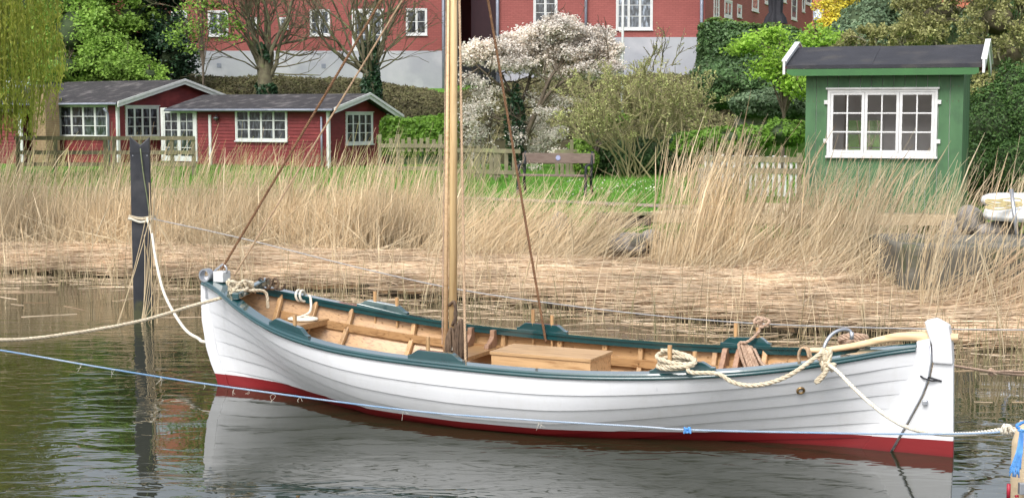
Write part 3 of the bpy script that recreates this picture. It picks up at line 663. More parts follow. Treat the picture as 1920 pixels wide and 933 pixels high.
for u in (5.0, 5.14): knee(u, 1, .40); knee(u, -1, .40)
# rowlock chocks and thole pins
def chock(ua, ub, side, shift=.0):
    L = ub - ua; z = .0; pr = [(0, 0), (0, .022), (.03, .028), (.075, .062), (.10, .075), (L - .10, .075), (L - .075, .062), (L - .03, .028), (L, .022), (L, 0)]
    mb = MB()
    def f(off):
        def g(a, b):
            u = ua + a; return (u, side * (hb(u) - .016 - off), hz(u) + (.016 if b == 0 else .0235) + b)
        return g
    # subdivide the base so it follows the sheer
    mb.prism(pr, f(0), f(.055)); mb.build("rowlock_chock", ['teal'], boat, bevel=.004)
for ua, ub in ((1.13, 1.65), (2.72, 3.25), (4.86, 5.36)): chock(ua, ub, -1)
for ua, ub in ((1.16, 1.66), (2.83, 3.36), (4.93, 5.43)): chock(ua, ub, 1)
def pin(u, side, zt=.205, lean=0.0):
    mb = MB(); y = side * (hb(u) - .055); z = hz(u)
    mb.tube([(u, y, z - .12), (u, y, z + .06), (u + lean, y, z + .07), (u + lean, y, z + zt)], [.011, .011, .017, .019], 8); mb.build("thole_pin", ['oak_z'], boat)
for u, s_, h_, l_ in ((1.46, -1, .19, 0), (2.90, -1, .215, 0), (5.02, -1, .235, -.015), (5.2, -1, .18, 0), (1.33, 1, .2, 0), (1.55, 1, .18, 0), (3.0, 1, .23, 0), (3.2, 1, .19, 0), (5.08, 1, .22, 0), (5.3, 1, .19, 0)):
    pin(u, s_, h_, l_)
# mast
ma, mt_ = bp_y(849, 640, 0), bp_y(851, 0, 0); md = (mt_ - ma) / (mt_[2] - ma[2])
mb = MB(); mb.tube([ma + md * (z - ma[2]) for z in (.08, 2.5, 5.6)], [.039, .036, .026], 16)
mast = mb.build("mast", ['mast'], boat, smooth=True)
sa_, sb_ = bp_y(835.5, 640, -.035), bp_y(840.5, 0, -.035); sd2 = (sb_ - sa_) / (sb_[2] - sa_[2])
mb = MB(); mb.tube([sa_ + sd2 * (z - sa_[2]) for z in (.47, 2.5, 5.0)], [.022, .016, .009], 10); mb.build("sprit", ['ash'], boat, smooth=True)
def stay(name, a, b, R, mat, label=None, n=20, sag=0):
    mb = MB(); pts = [np.array(a) * (1 - t) + np.array(b) * t - np.array([0, 0, sag * 4 * t * (1 - t)]) for t in np.linspace(0, 1, n)]
    twisted(mb, pts, R); o = mb.build(name, [mat], boat, smooth=True, fixn=False)
    if label: o['label'] = label
stay("forestay", (.039, 0, 1.15), tuple(np.array([.039, 0, 1.151]) + (np.array([1.901, 0, 3.723]) - np.array([.039, 0, 1.151])) * 1.37), .0125, 'rope_b', "brown tarred forestay from stem to mast")
stay("forestay", (.199, 0, 1.106), tuple(np.array([.199, 0, 1.106]) + (np.array([2.126, 0, 3.716]) - np.array([.199, 0, 1.106])) * 1.24), .009, 'rope_t', "thinner tan line from bow to mast")
sp_ = np.array([3.16, hb(3.16) - .11, .52]); s2 = bp_y(915, 0, .45)
stay("shroud", tuple(sp_), tuple(sp_ + (s2 - sp_) * 1.55), .0125, 'rope_b', "brown shroud to the far gunwale")
# the halyard comes down to the near gunwale
_h0, _h1 = bp_y(873, 694, -.86), bp_y(861.5, 0, -.25)
stay("halyard", tuple(_h0), tuple(_h0 + (_h1 - _h0) * 1.3), .0115, 'rope_t', "twisted tan halyard beside the mast")
_h0, _h1 = bp_y(829, 645, -.05), bp_y(836.5, 0, -.05)
stay("halyard", tuple(_h0), tuple(_h0 + (_h1 - _h0) * 1.3), .0055, 'rope_p', "pinkish halyard on the left of the mast")
# bow fittings
mb = MB(); mb.box((-.02, -.06, 1.03), (.10, .07, 1.135)); mb.build("samson_block", ['white'], boat, bevel=.008)
mb = MB(); ring = [(-.10 + .062 * cos(a), -.052, 1.10 + .062 * sin(a)) for a in np.linspace(0, 2 * pi, 20)]
mb.grid([[(-.10 + r * cos(a), y, 1.095 + r * sin(a)) for (r, y) in ((.066, -.095), (.066, -.02), (.05, -.02), (.05, -.095))] for a in np.linspace(0, 2 * pi, 25)], close=True)
mb.build("bow_ring", ['galv'], boat, smooth=False)
mb = MB(); mb.box((-.125, -.052, .86), (-.085, -.044, 1.04)); mb.tube([(-.105, -.056, .90), (-.105, -.05, .90)], .007, 6); mb.tube([(-.105, -.056, .97), (-.105, -.05, .97)], .007, 6)
mb.build("bow_ring_strap", ['galv'], boat, bevel=.004)
mb = MB(); mb.tube(crom([(-.06, 0, 1.12), (0, 0, 1.165), (.06, 0, 1.20), (.10, .0, 1.17), (.10, 0, 1.12)], 6), .010, 8); mb.build("bow_eye", ['galv'], boat, smooth=True)
ca = bp_y(443, 566, -.38); cb = (0.30, .36, hz(.3) + .06)
mb = MB(); mb.bar((.52, -.43, hz(.5) + .055), (.34, .35, hz(.34) + .075), .07, .065); mb.build("crossbar", ['teal'], boat, bevel=.01)
# drain fitting near the stern, cleat arm of bent pipe
q = bp_y(1531, 732, -.50); ui = q[0]
i_ = int(round((ui + .18) / 7 * NS)); best = min(((abs(hull_at(i_, t)[2] - q[2]), t) for t in np.linspace(.5, 1, 60)))[1]
for it in range(3):
    yy_ = hull_at(i_, best)[1]; q = bp_y(1531, 732, -yy_); i_ = int(round((q[0] + .05) / 6.9 * NS)); best = min(((abs(hull_at(i_, t)[2] - q[2]), t) for t in np.linspace(.5, 1, 120)))[1]
pc = hull_at(i_, best); pn = hull_n(i_, best); pc = Vector((pc[0], -pc[1], pc[2])); pn = Vector((pn[0], -pn[1], pn[2]))
mb = MB(); e1 = pn.orthogonal().normalized(); e2 = pn.cross(e1)
mb.grid([[tuple(pc + (e1 * cos(a) + e2 * sin(a)) * r + pn * h) for r, h in ((.036, .0), (.036, .02), (.030, .026), (.020, .024), (.017, .012), (.0, .012))] for a in np.linspace(0, 2 * pi, 21)])
mb.build("drain_fitting", ['brass'], boat, smooth=True)
CL = bp_z(1545, 668, .74)
mb = MB(); mb.tube(crom([bp_y(1544, 672, -.42), bp_y(1546, 648, -.42), bp_y(1558, 628, -.36), bp_y(1576, 618, -.3), bp_y(1592, 619, -.25), bp_y(1597, 628, -.25)], 8), .014, 8)
mb.tube([bp_y(1597, 622, -.25), bp_y(1597, 636, -.25)], .017, 8); mb.build("bent_pipe_bracket", ['galv'], boat, smooth=True)

# wooden chest resting in the boat
zc = .555
c4 = [bp_z(922, 658, zc), bp_z(1150, 658, zc)]
cu0, cu1, cy0, cy1 = 3.04, 4.01, -.03, .45
chest = thing("wooden_chest", "pale wooden box with flat lid standing amidships in the white boat", "chest", bw(cu0, cy0, .066), BANG)
mb = MB(); L_, W_, H_ = cu1 - cu0, cy1 - cy0, zc - .066
mb.box((-.012, -.012, H_ - .03), (L_ + .012, W_ + .012, H_)); mb.build("lid", ['oak_pale'], chest, bevel=.004)
hh = (H_ - .034) / 2
for k in range(2):
    z0 = k * (hh + .0015)
    for a, b in (((0, 0, z0), (L_, .022, z0 + hh)), ((0, W_ - .022, z0), (L_, W_, z0 + hh)), ((0, .0225, z0), (.022, W_ - .0225, z0 + hh)), ((L_ - .022, .0225, z0), (L_, W_ - .0225, z0 + hh))):
        mb = MB(); mb.box(a, b); mb.build("side_board", ['oak_pale'], chest, bevel=.003)

# ------------------------------------------------------------------ ropes on and round the boat
def rope(name, pts, R, mat, label, laid=True, group=None, n=12, cat="rope", loc=None):
    pts = crom(pts, n); base = loc if loc is not None else pts[0]
    o0 = tuple(float(v) for v in base); mb = MB()
    rel = [np.array(p) - np.array(o0) for p in pts]
    if laid: twisted(mb, rel, R)
    else: mb.tube(rel, R, 8)
    o = mb.build(name, [mat], smooth=True, fixn=False); o.location = o0; return tag(o, label, cat, group)
def knotpts(c, r, turns, seed, flat=(1, 1, .6)):
    rr = random.Random(seed); out = []
    for k in range(turns * 6):
        a = k * pi / 3 + rr.uniform(-.25, .25); rad = r * rr.uniform(.55, 1)
        out.append(np.array(c) + np.array([cos(a) * rad * flat[0], sin(a * 1.07 + k * .3) * rad * flat[1], sin(a * 1.5 + k) * rad * flat[2]]))
    return out
bk = bw(.42, -.20, hz(.42) + .10)
rope("mooring_rope", [P(-260, 628, 12.2), P(0, 637, 12.9), P(130, 625, 13.3), P(260, 602, 13.7), P(360, 573, 14.05), P(430, 553, 14.2)] + [bw(.38, -.30, hz(.4) + .08), bw(.45, -.15, hz(.4) + .12)], .0165, 'rope', "thick pale laid rope from the left edge to the knot at the boat's bow")
rope("rope_knot", knotpts(bk, .13, 5, 3, (1, 1, .55)) + [bw(.60, -.06, hz(.5) + .06), bw(.62, -.04, hz(.5) - .10)], .0165, 'rope', "big loose knot of pale rope round the green crossbar at the bow", cat="rope knot")
rope("rope_turns", [bw(.335 + .012 * k + .0, .22 + .05 * cos(k * pi / 3) * 0 + .0 + .01 * k / 3, hz(.34) + .06) + np.array([0, 0, 0]) + BAX * (.055 * cos(k * pi / 3)) + np.array([0, 0, .055 * sin(k * pi / 3)]) for k in range(19)], .012, 'rope_d', "dark brown rope wound round the green crossbar near the far gunwale", cat="rope")
c_ = bw(.62, .46, hz(.62) - .0)
rope("cord", [c_ + BAY * (.06 * cos(k * pi / 3)) + np.array([0, 0, .055 * sin(k * pi / 3)]) + BAX * .008 * k for k in range(13)] + [bw(.78, .46, .84), bw(.80, .40, .72), bw(.70, .28, .668)] + [bw(.80 + (.16 - .011 * k / 3) * cos(k * pi / 4 + 3), .30 + (.12 - .008 * k / 3) * sin(k * pi / 4 + 3), .668 + .0005 * k) for k in range(24)], .0125, 'rope_w', "smooth white cord looped on the far gunwale and coiled flat on the bow platform", laid=False)
rope("cord", [P(275, 408, 19.05), P(285, 440, 18.9), P(291, 480, 18.2), P(308, 550, 17.0), P(343, 612, 15.8), P(372, 634, 15.2), P(392, 641, 14.95), bw(.35, .42, .36)], .017, 'rope_w', "smooth white cord hanging from the black mooring post to behind the bow", laid=False)
rope("mooring_line", [P(281, 409, 19.1), P(455, 447, 19.0), P(700, 508, 18.6), P(900, 549, 18.1), P(1200, 588, 17.2), P(1480, 609, 16.0), P(1920, 618, 14.2), P(2300, 612, 12.5)], .0065, 'wire', "thin grey line stretched from the black post behind the boat to the right edge", laid=False)
bl = [P(-250, 620, 10.0), P(0, 656, 10.1), P(200, 690, 10.2), P(400, 721, 10.3), P(760, 768, 10.2), P(1000, 787, 10.0), P(1200, 799, 9.8), P(1290, 805, 9.7), P(1500, 810, 9.4), P(1700, 813, 9.1), P(1850, 811, 8.95), P(1912, 803, 8.9)]
rope("blue_mooring_rope", bl, .0065, 'rope_bg', "faded blue rope running low across the whole front of the white boat", n=10)
rope("rope_knot", knotpts(P(1289, 806, 9.69), .022, 3, 8, (1, 1, 1)), .007, 'rope_bl', "small bright blue knot tied in the long blue rope under the near gunwale", cat="rope knot", laid=False)
mb = MB()
for (x, y, Y) in ((150, 682, 10.17), (215, 692, 10.2), (300, 706, 10.25), (380, 718, 10.3), (440, 727, 10.3), (467, 731, 10.3), (512, 738, 10.28), (562, 744, 10.26), (760, 769, 10.2), (1010, 788, 10), (1015, 788, 10)):
    a = P(x, y, Y); rr = random.Random(x)
    for k in range(2): mb.tube(crom([a, a + np.array([rr.uniform(-.02, .02), 0, rr.uniform(-.03, .0)]), a + np.array([rr.uniform(-.03, .03), 0, rr.uniform(-.07, -.02)])], 4), .0010, 4)
o = mb.build("frayed_threads", ['rope_w'], kind=None); tag(o, "pale frayed threads hanging from the blue rope left of the boat's middle", "threads", kind='stuff')
# stern lines
K = bp_y(1553, 682, -.56); Kw = bw(*K)
rope("mooring_rope", [bw(5.16, -.80, .70), bw(5.24, -.90, .67), P(1345, 700, 11.45), P(1372, 715, 11.4), P(1402, 722, 11.35), P(1440, 718, 11.3), P(1480, 703, 11.25), P(1512, 682, 11.3), P(1540, 661, 11.35), bw(*bp_y(1547, 655, -.5))], .0185, 'rope', "thick pale rope drooping along the near gunwale between the coil and the stern knot")
rope("rope_coil", [bw(5.08 + .02 * sin(a * .37) + (.15 + .02 * sin(a * .6)) * cos(a), -.80 + (.085 + .02 * cos(a * .45)) * sin(a + .25 * sin(a * .5)), .70 + .020 * (a / (2 * pi)) + .035 * sin(a * .9 + 1)) for a in np.arange(0, 2 * pi * 3.6, pi / 4)], .0185, 'rope', "coil of thick pale rope lying on the near rowlock chock by the stern", cat="rope coil")
rope("rope_knot", [np.array(p) for p in knotpts(bw(*bp_y(1549, 668, -.53)), .055, 3, 5, (.7, .6, 1.2))] + [Kw + np.array([0, 0, 0])] + knotpts(Kw - np.array([-.0, 0, .02]), .05, 2, 6, (1.2, .5, .8)), .0185, 'rope', "knot of thick pale rope hanging on the near gunwale below the tiller end", cat="rope knot")
rope("rope_loop", [bw(*bp_y(x, y, -.60)) for x, y in ((1551, 690), (1540, 704), (1531, 712), (1530, 717), (1536, 714), (1546, 702), (1553, 690))], .015, 'rope', "short bight of pale rope dangling below the stern knot, above the brass drain", cat="rope loop")
rope("mooring_rope", [Kw, P(1572, 697, 11.15), P(1600, 726, 11.0), P(1640, 762, 10.7), P(1680, 790, 10.4), P(1720, 806, 10.0), P(1770, 813, 9.6), P(1830, 812, 9.2), P(1885, 805, 8.9), P(1925, 812, 8.7), P(2000, 835, 8.5)], .0155, 'rope_w', "thick white rope from the stern knot past the rudder to the wooden pile")
rope("mooring_rope", [P(1890, 806, 8.86), P(1905, 803, 8.8), P(1925, 795, 8.7), P(2010, 770, 8.4)], .0155, 'rope', "pale rope end rising to the right edge above the blue tassel")
rope("rope_knot", knotpts(P(1889, 804, 8.86), .035, 2, 12, (1, 1, 1)), .013, 'rope_w', "white knot where the stern rope meets the blue rope", cat="rope knot")
rope("light_line", [bw(5.98, -.36, .765) + BAX * (.045 * cos(k * pi / 3)) + np.array([0, 0, .075 * sin(k * pi / 3)]) + BAY * .006 * k for k in range(14)], .009, 'rope_t', "thin tan cord wrapped round the tiller end", cat="rope")
rope("rope_coil", [bw(*bp_y(1600 + 26 * cos(a), 640 + 6 * sin(a) - a * .4, .12 + .06 * sin(a))) for a in np.arange(0, 2 * pi * 3.3, pi / 4)] + [bw(*bp_y(1572, 652, .1))], .016, 'rope_p', "coil of pinkish rope behind the tiller on the far stern gunwale", cat="rope coil")
hk = []
for k in range(7):
    xo = k * 4.2 + 2.0 * sin(k * 2.3); hk += [bw(*bp_y(1385 + xo, 646 + k * 1.2, .60 + .01 * k)), bw(*bp_y(1398 + xo * 1.2, 690 - k * 1.0, .55 + .01 * k)), bw(*bp_y(1403 + xo * .9, 688 - k, .58)), bw(*bp_y(1388 + xo, 648 + k, .63))]
rope("rope_coil", [bw(5.33, .70, .88), bw(*bp_y(1422, 622, .66)), bw(*bp_y(1402, 640, .62))] + hk + [bw(*bp_y(1432, 684, .4)), bw(*bp_y(1460, 681, .1)), bw(*bp_y(1500, 682, -.15)), bw(*bp_y(1545, 672, -.4))], .0135, 'rope_p', "hank of pinkish rope hanging from a far thole pin towards the stern", cat="rope coil", n=7)
rope("rope_loop", [bw(5.30, .72, .85), bw(5.34, .66, .83), bw(5.40, .70, .88), bw(5.28, .74, .90), bw(5.27, .68, .86), bw(5.36, .64, .90)], .014, 'rope_p', "pinkish rope hitched to the far thole pin above the hank", cat="rope loop")
for dz, nm in ((0, "upper"), (-.06, "lower")):
    rope("mooring_rope", [P(1786, 685, 12.2), P(1856, 696, 12.6), P(1885, 696 if dz == 0 else 700, 12.9), P(1925, 697 if dz == 0 else 703, 13.3), P(2050, 696 if dz == 0 else 708, 14.3)], .0125, 'rope_p', "%s of the two pinkish ropes leading from behind the rudder to the right edge" % nm)
rope("rope_knot", knotpts(P(1860, 696, 12.65), .035, 2, 15, (1, 1, 1)), .011, 'rope_p', "pinkish knot joining the two ropes right of the rudder", cat="rope knot")
# hank of tarred rope at the foot of the mast
mb = MB(); rr = random.Random(4)
def hank(cx, y, top, bot, wd, n, pm_):
    for k in range(n):
        f = (k / (n - 1) - .5); x0 = cx + f * wd * .5; yy = y - .05 * cos(f * 3) + rr.uniform(-.035, .03)
        pts = [bp_y(cx + f * 6, top + abs(f) * 8, yy + .02), bp_y(x0 + f * 5, top + (bot - top) * .25, yy), bp_y(x0 + f * wd * .35, top + (bot - top) * .6, yy - .02), bp_y(x0 + f * wd * .15 + rr.uniform(-1, 1), bot + rr.uniform(-4, 3), yy)]
        for t in crom(pts, 6)[::1]: pass
        mb.tube([bw(*p) - bw(2.7, -.1, .1) for p in crom(pts, 6)], rr.uniform(.005, .0095), 6)
hank(846, -.12, 612, 694, 28, 16, 0); hank(864, -.17, 596, 694, 28, 16, 0)
mb.tube([bw(*p) - bw(2.7, -.1, .1) for p in crom([bp_y(842, 572, -.05), bp_y(852, 566, -.09), bp_y(855, 590, -.09), bp_y(848, 610, -.08)], 6)], .014, 6)
for k in range(5): mb.tube([bw(*p) - bw(2.7, -.1, .1) for p in crom([bp_y(850 + k * 1.2, 566 + k * 3, -.08), bp_y(856 - k, 590, -.1), bp_y(850 + k * 2, 625, -.09)], 5)], .009, 6)
o = mb.build("rope_hank", ['rope_d'], smooth=True, fixn=False); o.location = tuple(bw(2.7, -.1, .1)); tag(o, "dark brown hank of gathered rope lashed to the foot of the mast", "rope hank")
rope("lashing", [bw(*bp_y(x, y, yy)) for x, y, yy in ((836, 646, -.02), (838, 650, -.11), (850, 652, -.17), (866, 651, -.19), (873, 648, -.1), (862, 646, .03), (838, 648, -.04), (845, 655, -.16), (856, 656, -.18), (852, 668, -.18), (857, 674, -.18), (860, 664, -.18), (854, 656, -.18), (858, 686, -.18))], .007, 'rope_w', "white lashing tied round the rope hank and mast", laid=False, cat="lashing")

# ------------------------------------------------------------------ water (open where the hull sits)
def build_water():
    loop = []
    for i in range(NS + 1):
        col = HULL[i]; z = col[:, 2]; k = int(np.argmax(z > 0)); f = (0 - z[k - 1]) / (z[k] - z[k - 1]); p = col[k - 1] * (1 - f) + col[k] * f; loop.append((p[0], max(p[1] - .012, .01)))
    L1 = [bw(u, -y, 0)[:2] for u, y in loop]; L2 = [bw(u, y, 0)[:2] for u, y in loop[::-1]]
    hole = [Vector(p) for p in L1 + L2]
    outer = [Vector(p) for p in ((-900, -200), (900, -200), (900, 60), (-900, 60))]
    from mathutils.geometry import delaunay_2d_cdt
    n = len(hole); vs = outer + hole
    r = delaunay_2d_cdt(vs, [], [list(range(4)), list(range(4, 4 + n))], 0, 1e-5)
    V, E, F, ov, oe, of = r
    faces = [f for f, o in zip(F, of) if 1 not in o]
    me = bpy.data.meshes.new("water"); me.from_pydata([(v.x, v.y, 0) for v in V], [], [tuple(f) for f in faces]); me.update()
    m, nt, b = newmat("harbour_water")
    b.inputs['Base Color'].default_value = (.018, .021, .010, 1); b.inputs['Roughness'].default_value = .015; b.inputs['IOR'].default_value = 1.6
    tc = N(nt, "ShaderNodeTexCoord")
    def noi(sc, st, det, rot=0.0, dist=0.0):
        mp = N(nt, "ShaderNodeMapping"); mp.inputs['Scale'].default_value = st; mp.inputs['Rotation'].default_value = (0, 0, rot); nt.links.new(tc.outputs['Object'], mp.inputs[0])
        n_ = N(nt, "ShaderNodeTexNoise", Scale=sc, Detail=det); n_.inputs['Distortion'].default_value = dist; nt.links.new(mp.outputs[0], n_.inputs['Vector']); return n_.outputs['Fac']
    a = noi(.8, (.6, 1.0, 1), 2, .25, .6); c = noi(4.5, (.55, 1.3, 1), 2, -.1, .8); d = noi(.22, (1, 1, 1), 2, .5)
    b1 = N(nt, "ShaderNodeBump", Strength=1.0); b1.inputs['Distance'].default_value = .014; nt.links.new(a, b1.inputs['Height'])
    mu = N(nt, "ShaderNodeMath"); mu.operation = 'MULTIPLY'
    mr = N(nt, "ShaderNodeMapRange"); mr.inputs['From Min'].default_value = .40; mr.inputs['From Max'].default_value = .62; mr.inputs['To Min'].default_value = .10; mr.inputs['To Max'].default_value = 1; nt.links.new(d, mr.inputs['Value'])
    nt.links.new(c, mu.inputs[0]); nt.links.new(mr.outputs[0], mu.inputs[1])
    b2 = N(nt, "ShaderNodeBump", Strength=1.0); b2.inputs['Distance'].default_value = .010; nt.links.new(mu.outputs[0], b2.inputs['Height']); nt.links.new(b1.outputs[0], b2.inputs['Normal'])
    nt.links.new(b2.outputs[0], b.inputs['Normal'])
    tag(link("water", me, None, [m]), kind='structure')
build_water()

# ------------------------------------------------------------------ mooring post
def build_post():
    pb = G(270, 597, 0); r = thing("mooring_post", "tall black mooring post with a V-notched top standing in the water left of the boat", "post", pb, radians(12))
    s = .125; top = 2.38
    mb = MB(); T = None
    pr = [(-s, -1.2), (s, -1.2), (s, top), (0, top - .11), (-s, top)]
    mb.prism(pr, lambda a, b: (a, -s, b), lambda a, b: (a, s, b)); mb.build("shaft", ['black'], r, bevel=.012)
    mb = MB(); mb.box((-s - .004, -s - .004, top - .215), (s + .004, s + .004, top - .195)); mb.build("cap_edge", ['iron'], r)
    for x in (-.09, .09):
        mb = MB(); mb.tube([(x, -s - .004, top - .24), (x, -s + .01, top - .24)], .008, 6); mb.build("bolt", ['galv'], r)
    Mx = Matrix.Translation(pb.tolist()) @ Matrix.Rotation(radians(12), 4, 'Z')
    def q(x, y, z): return np.array(Mx @ Vector((x, y, z)))
    e = s + .02
    for k in range(3):
        z = 1.30 + .018 * k
        rope("post_lashing", [q(-e, -e, z + .03), q(0, -e - .01, z - .02 * (k == 0)), q(e, -e, z + .02), q(e, e, z), q(-e, e, z), q(-e, -e, z + .03)], .009 if k else .015, 'rope_w' if k == 0 else 'rope', ["thick white cord turn round the black post", "thin upper turn of cord round the black post", "topmost thin turn of cord round the black post"][k], laid=False, cat="rope")
    rope("green_line", [q(.0, .05, top - .12), q(.01, -s - .01, top - .17), q(.04, -e, 1.9), q(.08, -e, 1.6), q(.11, -e, 1.33)], .008, pm("mossy_line", (.12, .16, .08), (.2, .22, .12), 20, .8), "thin mossy green line hanging over the notch of the black post", laid=False)
build_post()

# ------------------------------------------------------------------ windows
PANE_CACHE = {}
def window(name, parent, O, X, w_, h_, cas=2, rows=2, cols=1, fr=.05, sash=.045, bar=.022, dep=.07, mat='white', pane='pane', sill=True, label=None, head=False):
    """O lower left corner (world), X unit vector to the right along the wall, outward normal is to the viewer's side"""
    X = Vector(tuple(map(float, X))).normalized(); Z = Vector((0, 0, 1)); Yd = Z.cross(X)     # inward
    I = rootinv(parent); Mw = Matrix(((X.x, Yd.x, 0, O[0]), (X.y, Yd.y, 0, O[1]), (0, 0, 1, O[2]), (0, 0, 0, 1)))
    mb = MB(); mb.box((0, -.03, 0), (fr, dep, h_)); mb.box((w_ - fr, -.03, 0), (w_, dep, h_)); mb.box((fr, -.03, h_ - fr), (w_ - fr, dep, h_)); mb.box((fr, -.03, 0), (w_ - fr, dep, fr))
    if head: mb.box((-.03, -.06, h_), (w_ + .03, .0, h_ + .03))
    if sill: mb.box((-.02, -.07, -.04), (w_ + .02, .0, -.002))
    cw = (w_ - 2 * fr) / cas; pos = []
    pw = (cw - 2 * sash - (cols - 1) * bar) / cols; ph = (h_ - 2 * fr - 2 * sash - (rows - 1) * bar) / rows
    for c in range(cas):
        x0 = fr + c * cw; g = .003
        mb.box((x0 + g, -.018, fr + g), (x0 + sash, .02, h_ - fr - g)); mb.box((x0 + cw - sash, -.018, fr + g), (x0 + cw - g, .02, h_ - fr - g))
        mb.box((x0 + sash, -.018, fr + g), (x0 + cw - sash, .02, fr + sash)); mb.box((x0 + sash, -.018, h_ - fr - sash), (x0 + cw - sash, .02, h_ - fr - g))
        for k in range(1, rows):
            z = fr + sash + k * ph + (k - 1) * bar; mb.box((x0 + sash, -.014, z), (x0 + cw - sash, .01, z + bar))
        for k in range(1, cols):
            x = x0 + sash + k * pw + (k - 1) * bar; mb.box((x, -.0125, fr + sash), (x + bar, .0085, h_ - fr - sash))
        for i in range(rows):
            for j in range(cols): pos.append((x0 + sash + j * (pw + bar), fr + sash + i * (ph + bar)))
    wo = mb.build(name, [mat], parent, fixn=False); wo.matrix_local = I @ Mw
    if label: wo['label'] = label
    key = (round(pw, 3), round(ph, 3), pane)
    if key not in PANE_CACHE:
        p = MB(); p.box((-.002, 0, -.002), (pw + .002, .006, ph + .002)); me = bpy.data.meshes.new("pane"); me.from_pydata(p.v, [], p.f); me.materials.append(M[pane]); PANE_CACHE[key] = me
    for (x, z) in pos:
        o = bpy.data.objects.new("pane", PANE_CACHE[key]); COL.objects.link(o); o.parent = wo; o.location = (x, 0, z)
    return wo
def win_px(name, parent, o, n, X, x0, x1, yt, yb, off=.004, **kw):
    """window whose outline on the wall plane (o,n) covers the pixel box"""
    xm = (x0 + x1) / 2; ym = (yt + yb) / 2
    a = hit(x0, ym, o, n); b = hit(x1, ym, o, n); t = hit(xm, yt, o, n); q = hit(xm, yb, o, n)
    O = np.array([a[0], a[1], q[2]]) + np.array([X[1], -X[0], 0]) * off
    return window(name, parent, O, X, float(np.linalg.norm((b - a)[:2])), float(t[2] - q[2]), **kw)

# ------------------------------------------------------------------ cottages
def clap(mb, O, X, n, L, z0, ztop, board=.115, mi=0):
    """lap-boarded wall; ztop(s) gives the upper edge; boards drawn as wedge rows"""
    z = z0
    while True:
        ss = np.linspace(0, L, 40); ok = [s for s in ss if ztop(s) > z + .01]
        if not ok: break
        a, b = ok[0], ok[-1]; a2 = [s for s in ss if ztop(s) > z + board]; a3, b3 = (a2[0], a2[-1]) if a2 else ((a + b) / 2, (a + b) / 2)
        zt = z + board
        def pt(s, zz, off): return (O[0] + X[0] * s + n[0] * off, O[1] + X[1] * s + n[1] * off, zz)
        if not a2: zt = max(ztop(s) for s in ok)
        mb.add([pt(a, z, .028), pt(b, z, .028), pt(b3, zt, .006), pt(a3, zt, .006), pt(a, z, 0), pt(b, z, 0), pt(b3, zt, 0), pt(a3, zt, 0)], [(0, 1, 2, 3), (4, 5, 1, 0), (5, 6, 2, 1), (7, 4, 0, 3)], mi)
        z += board
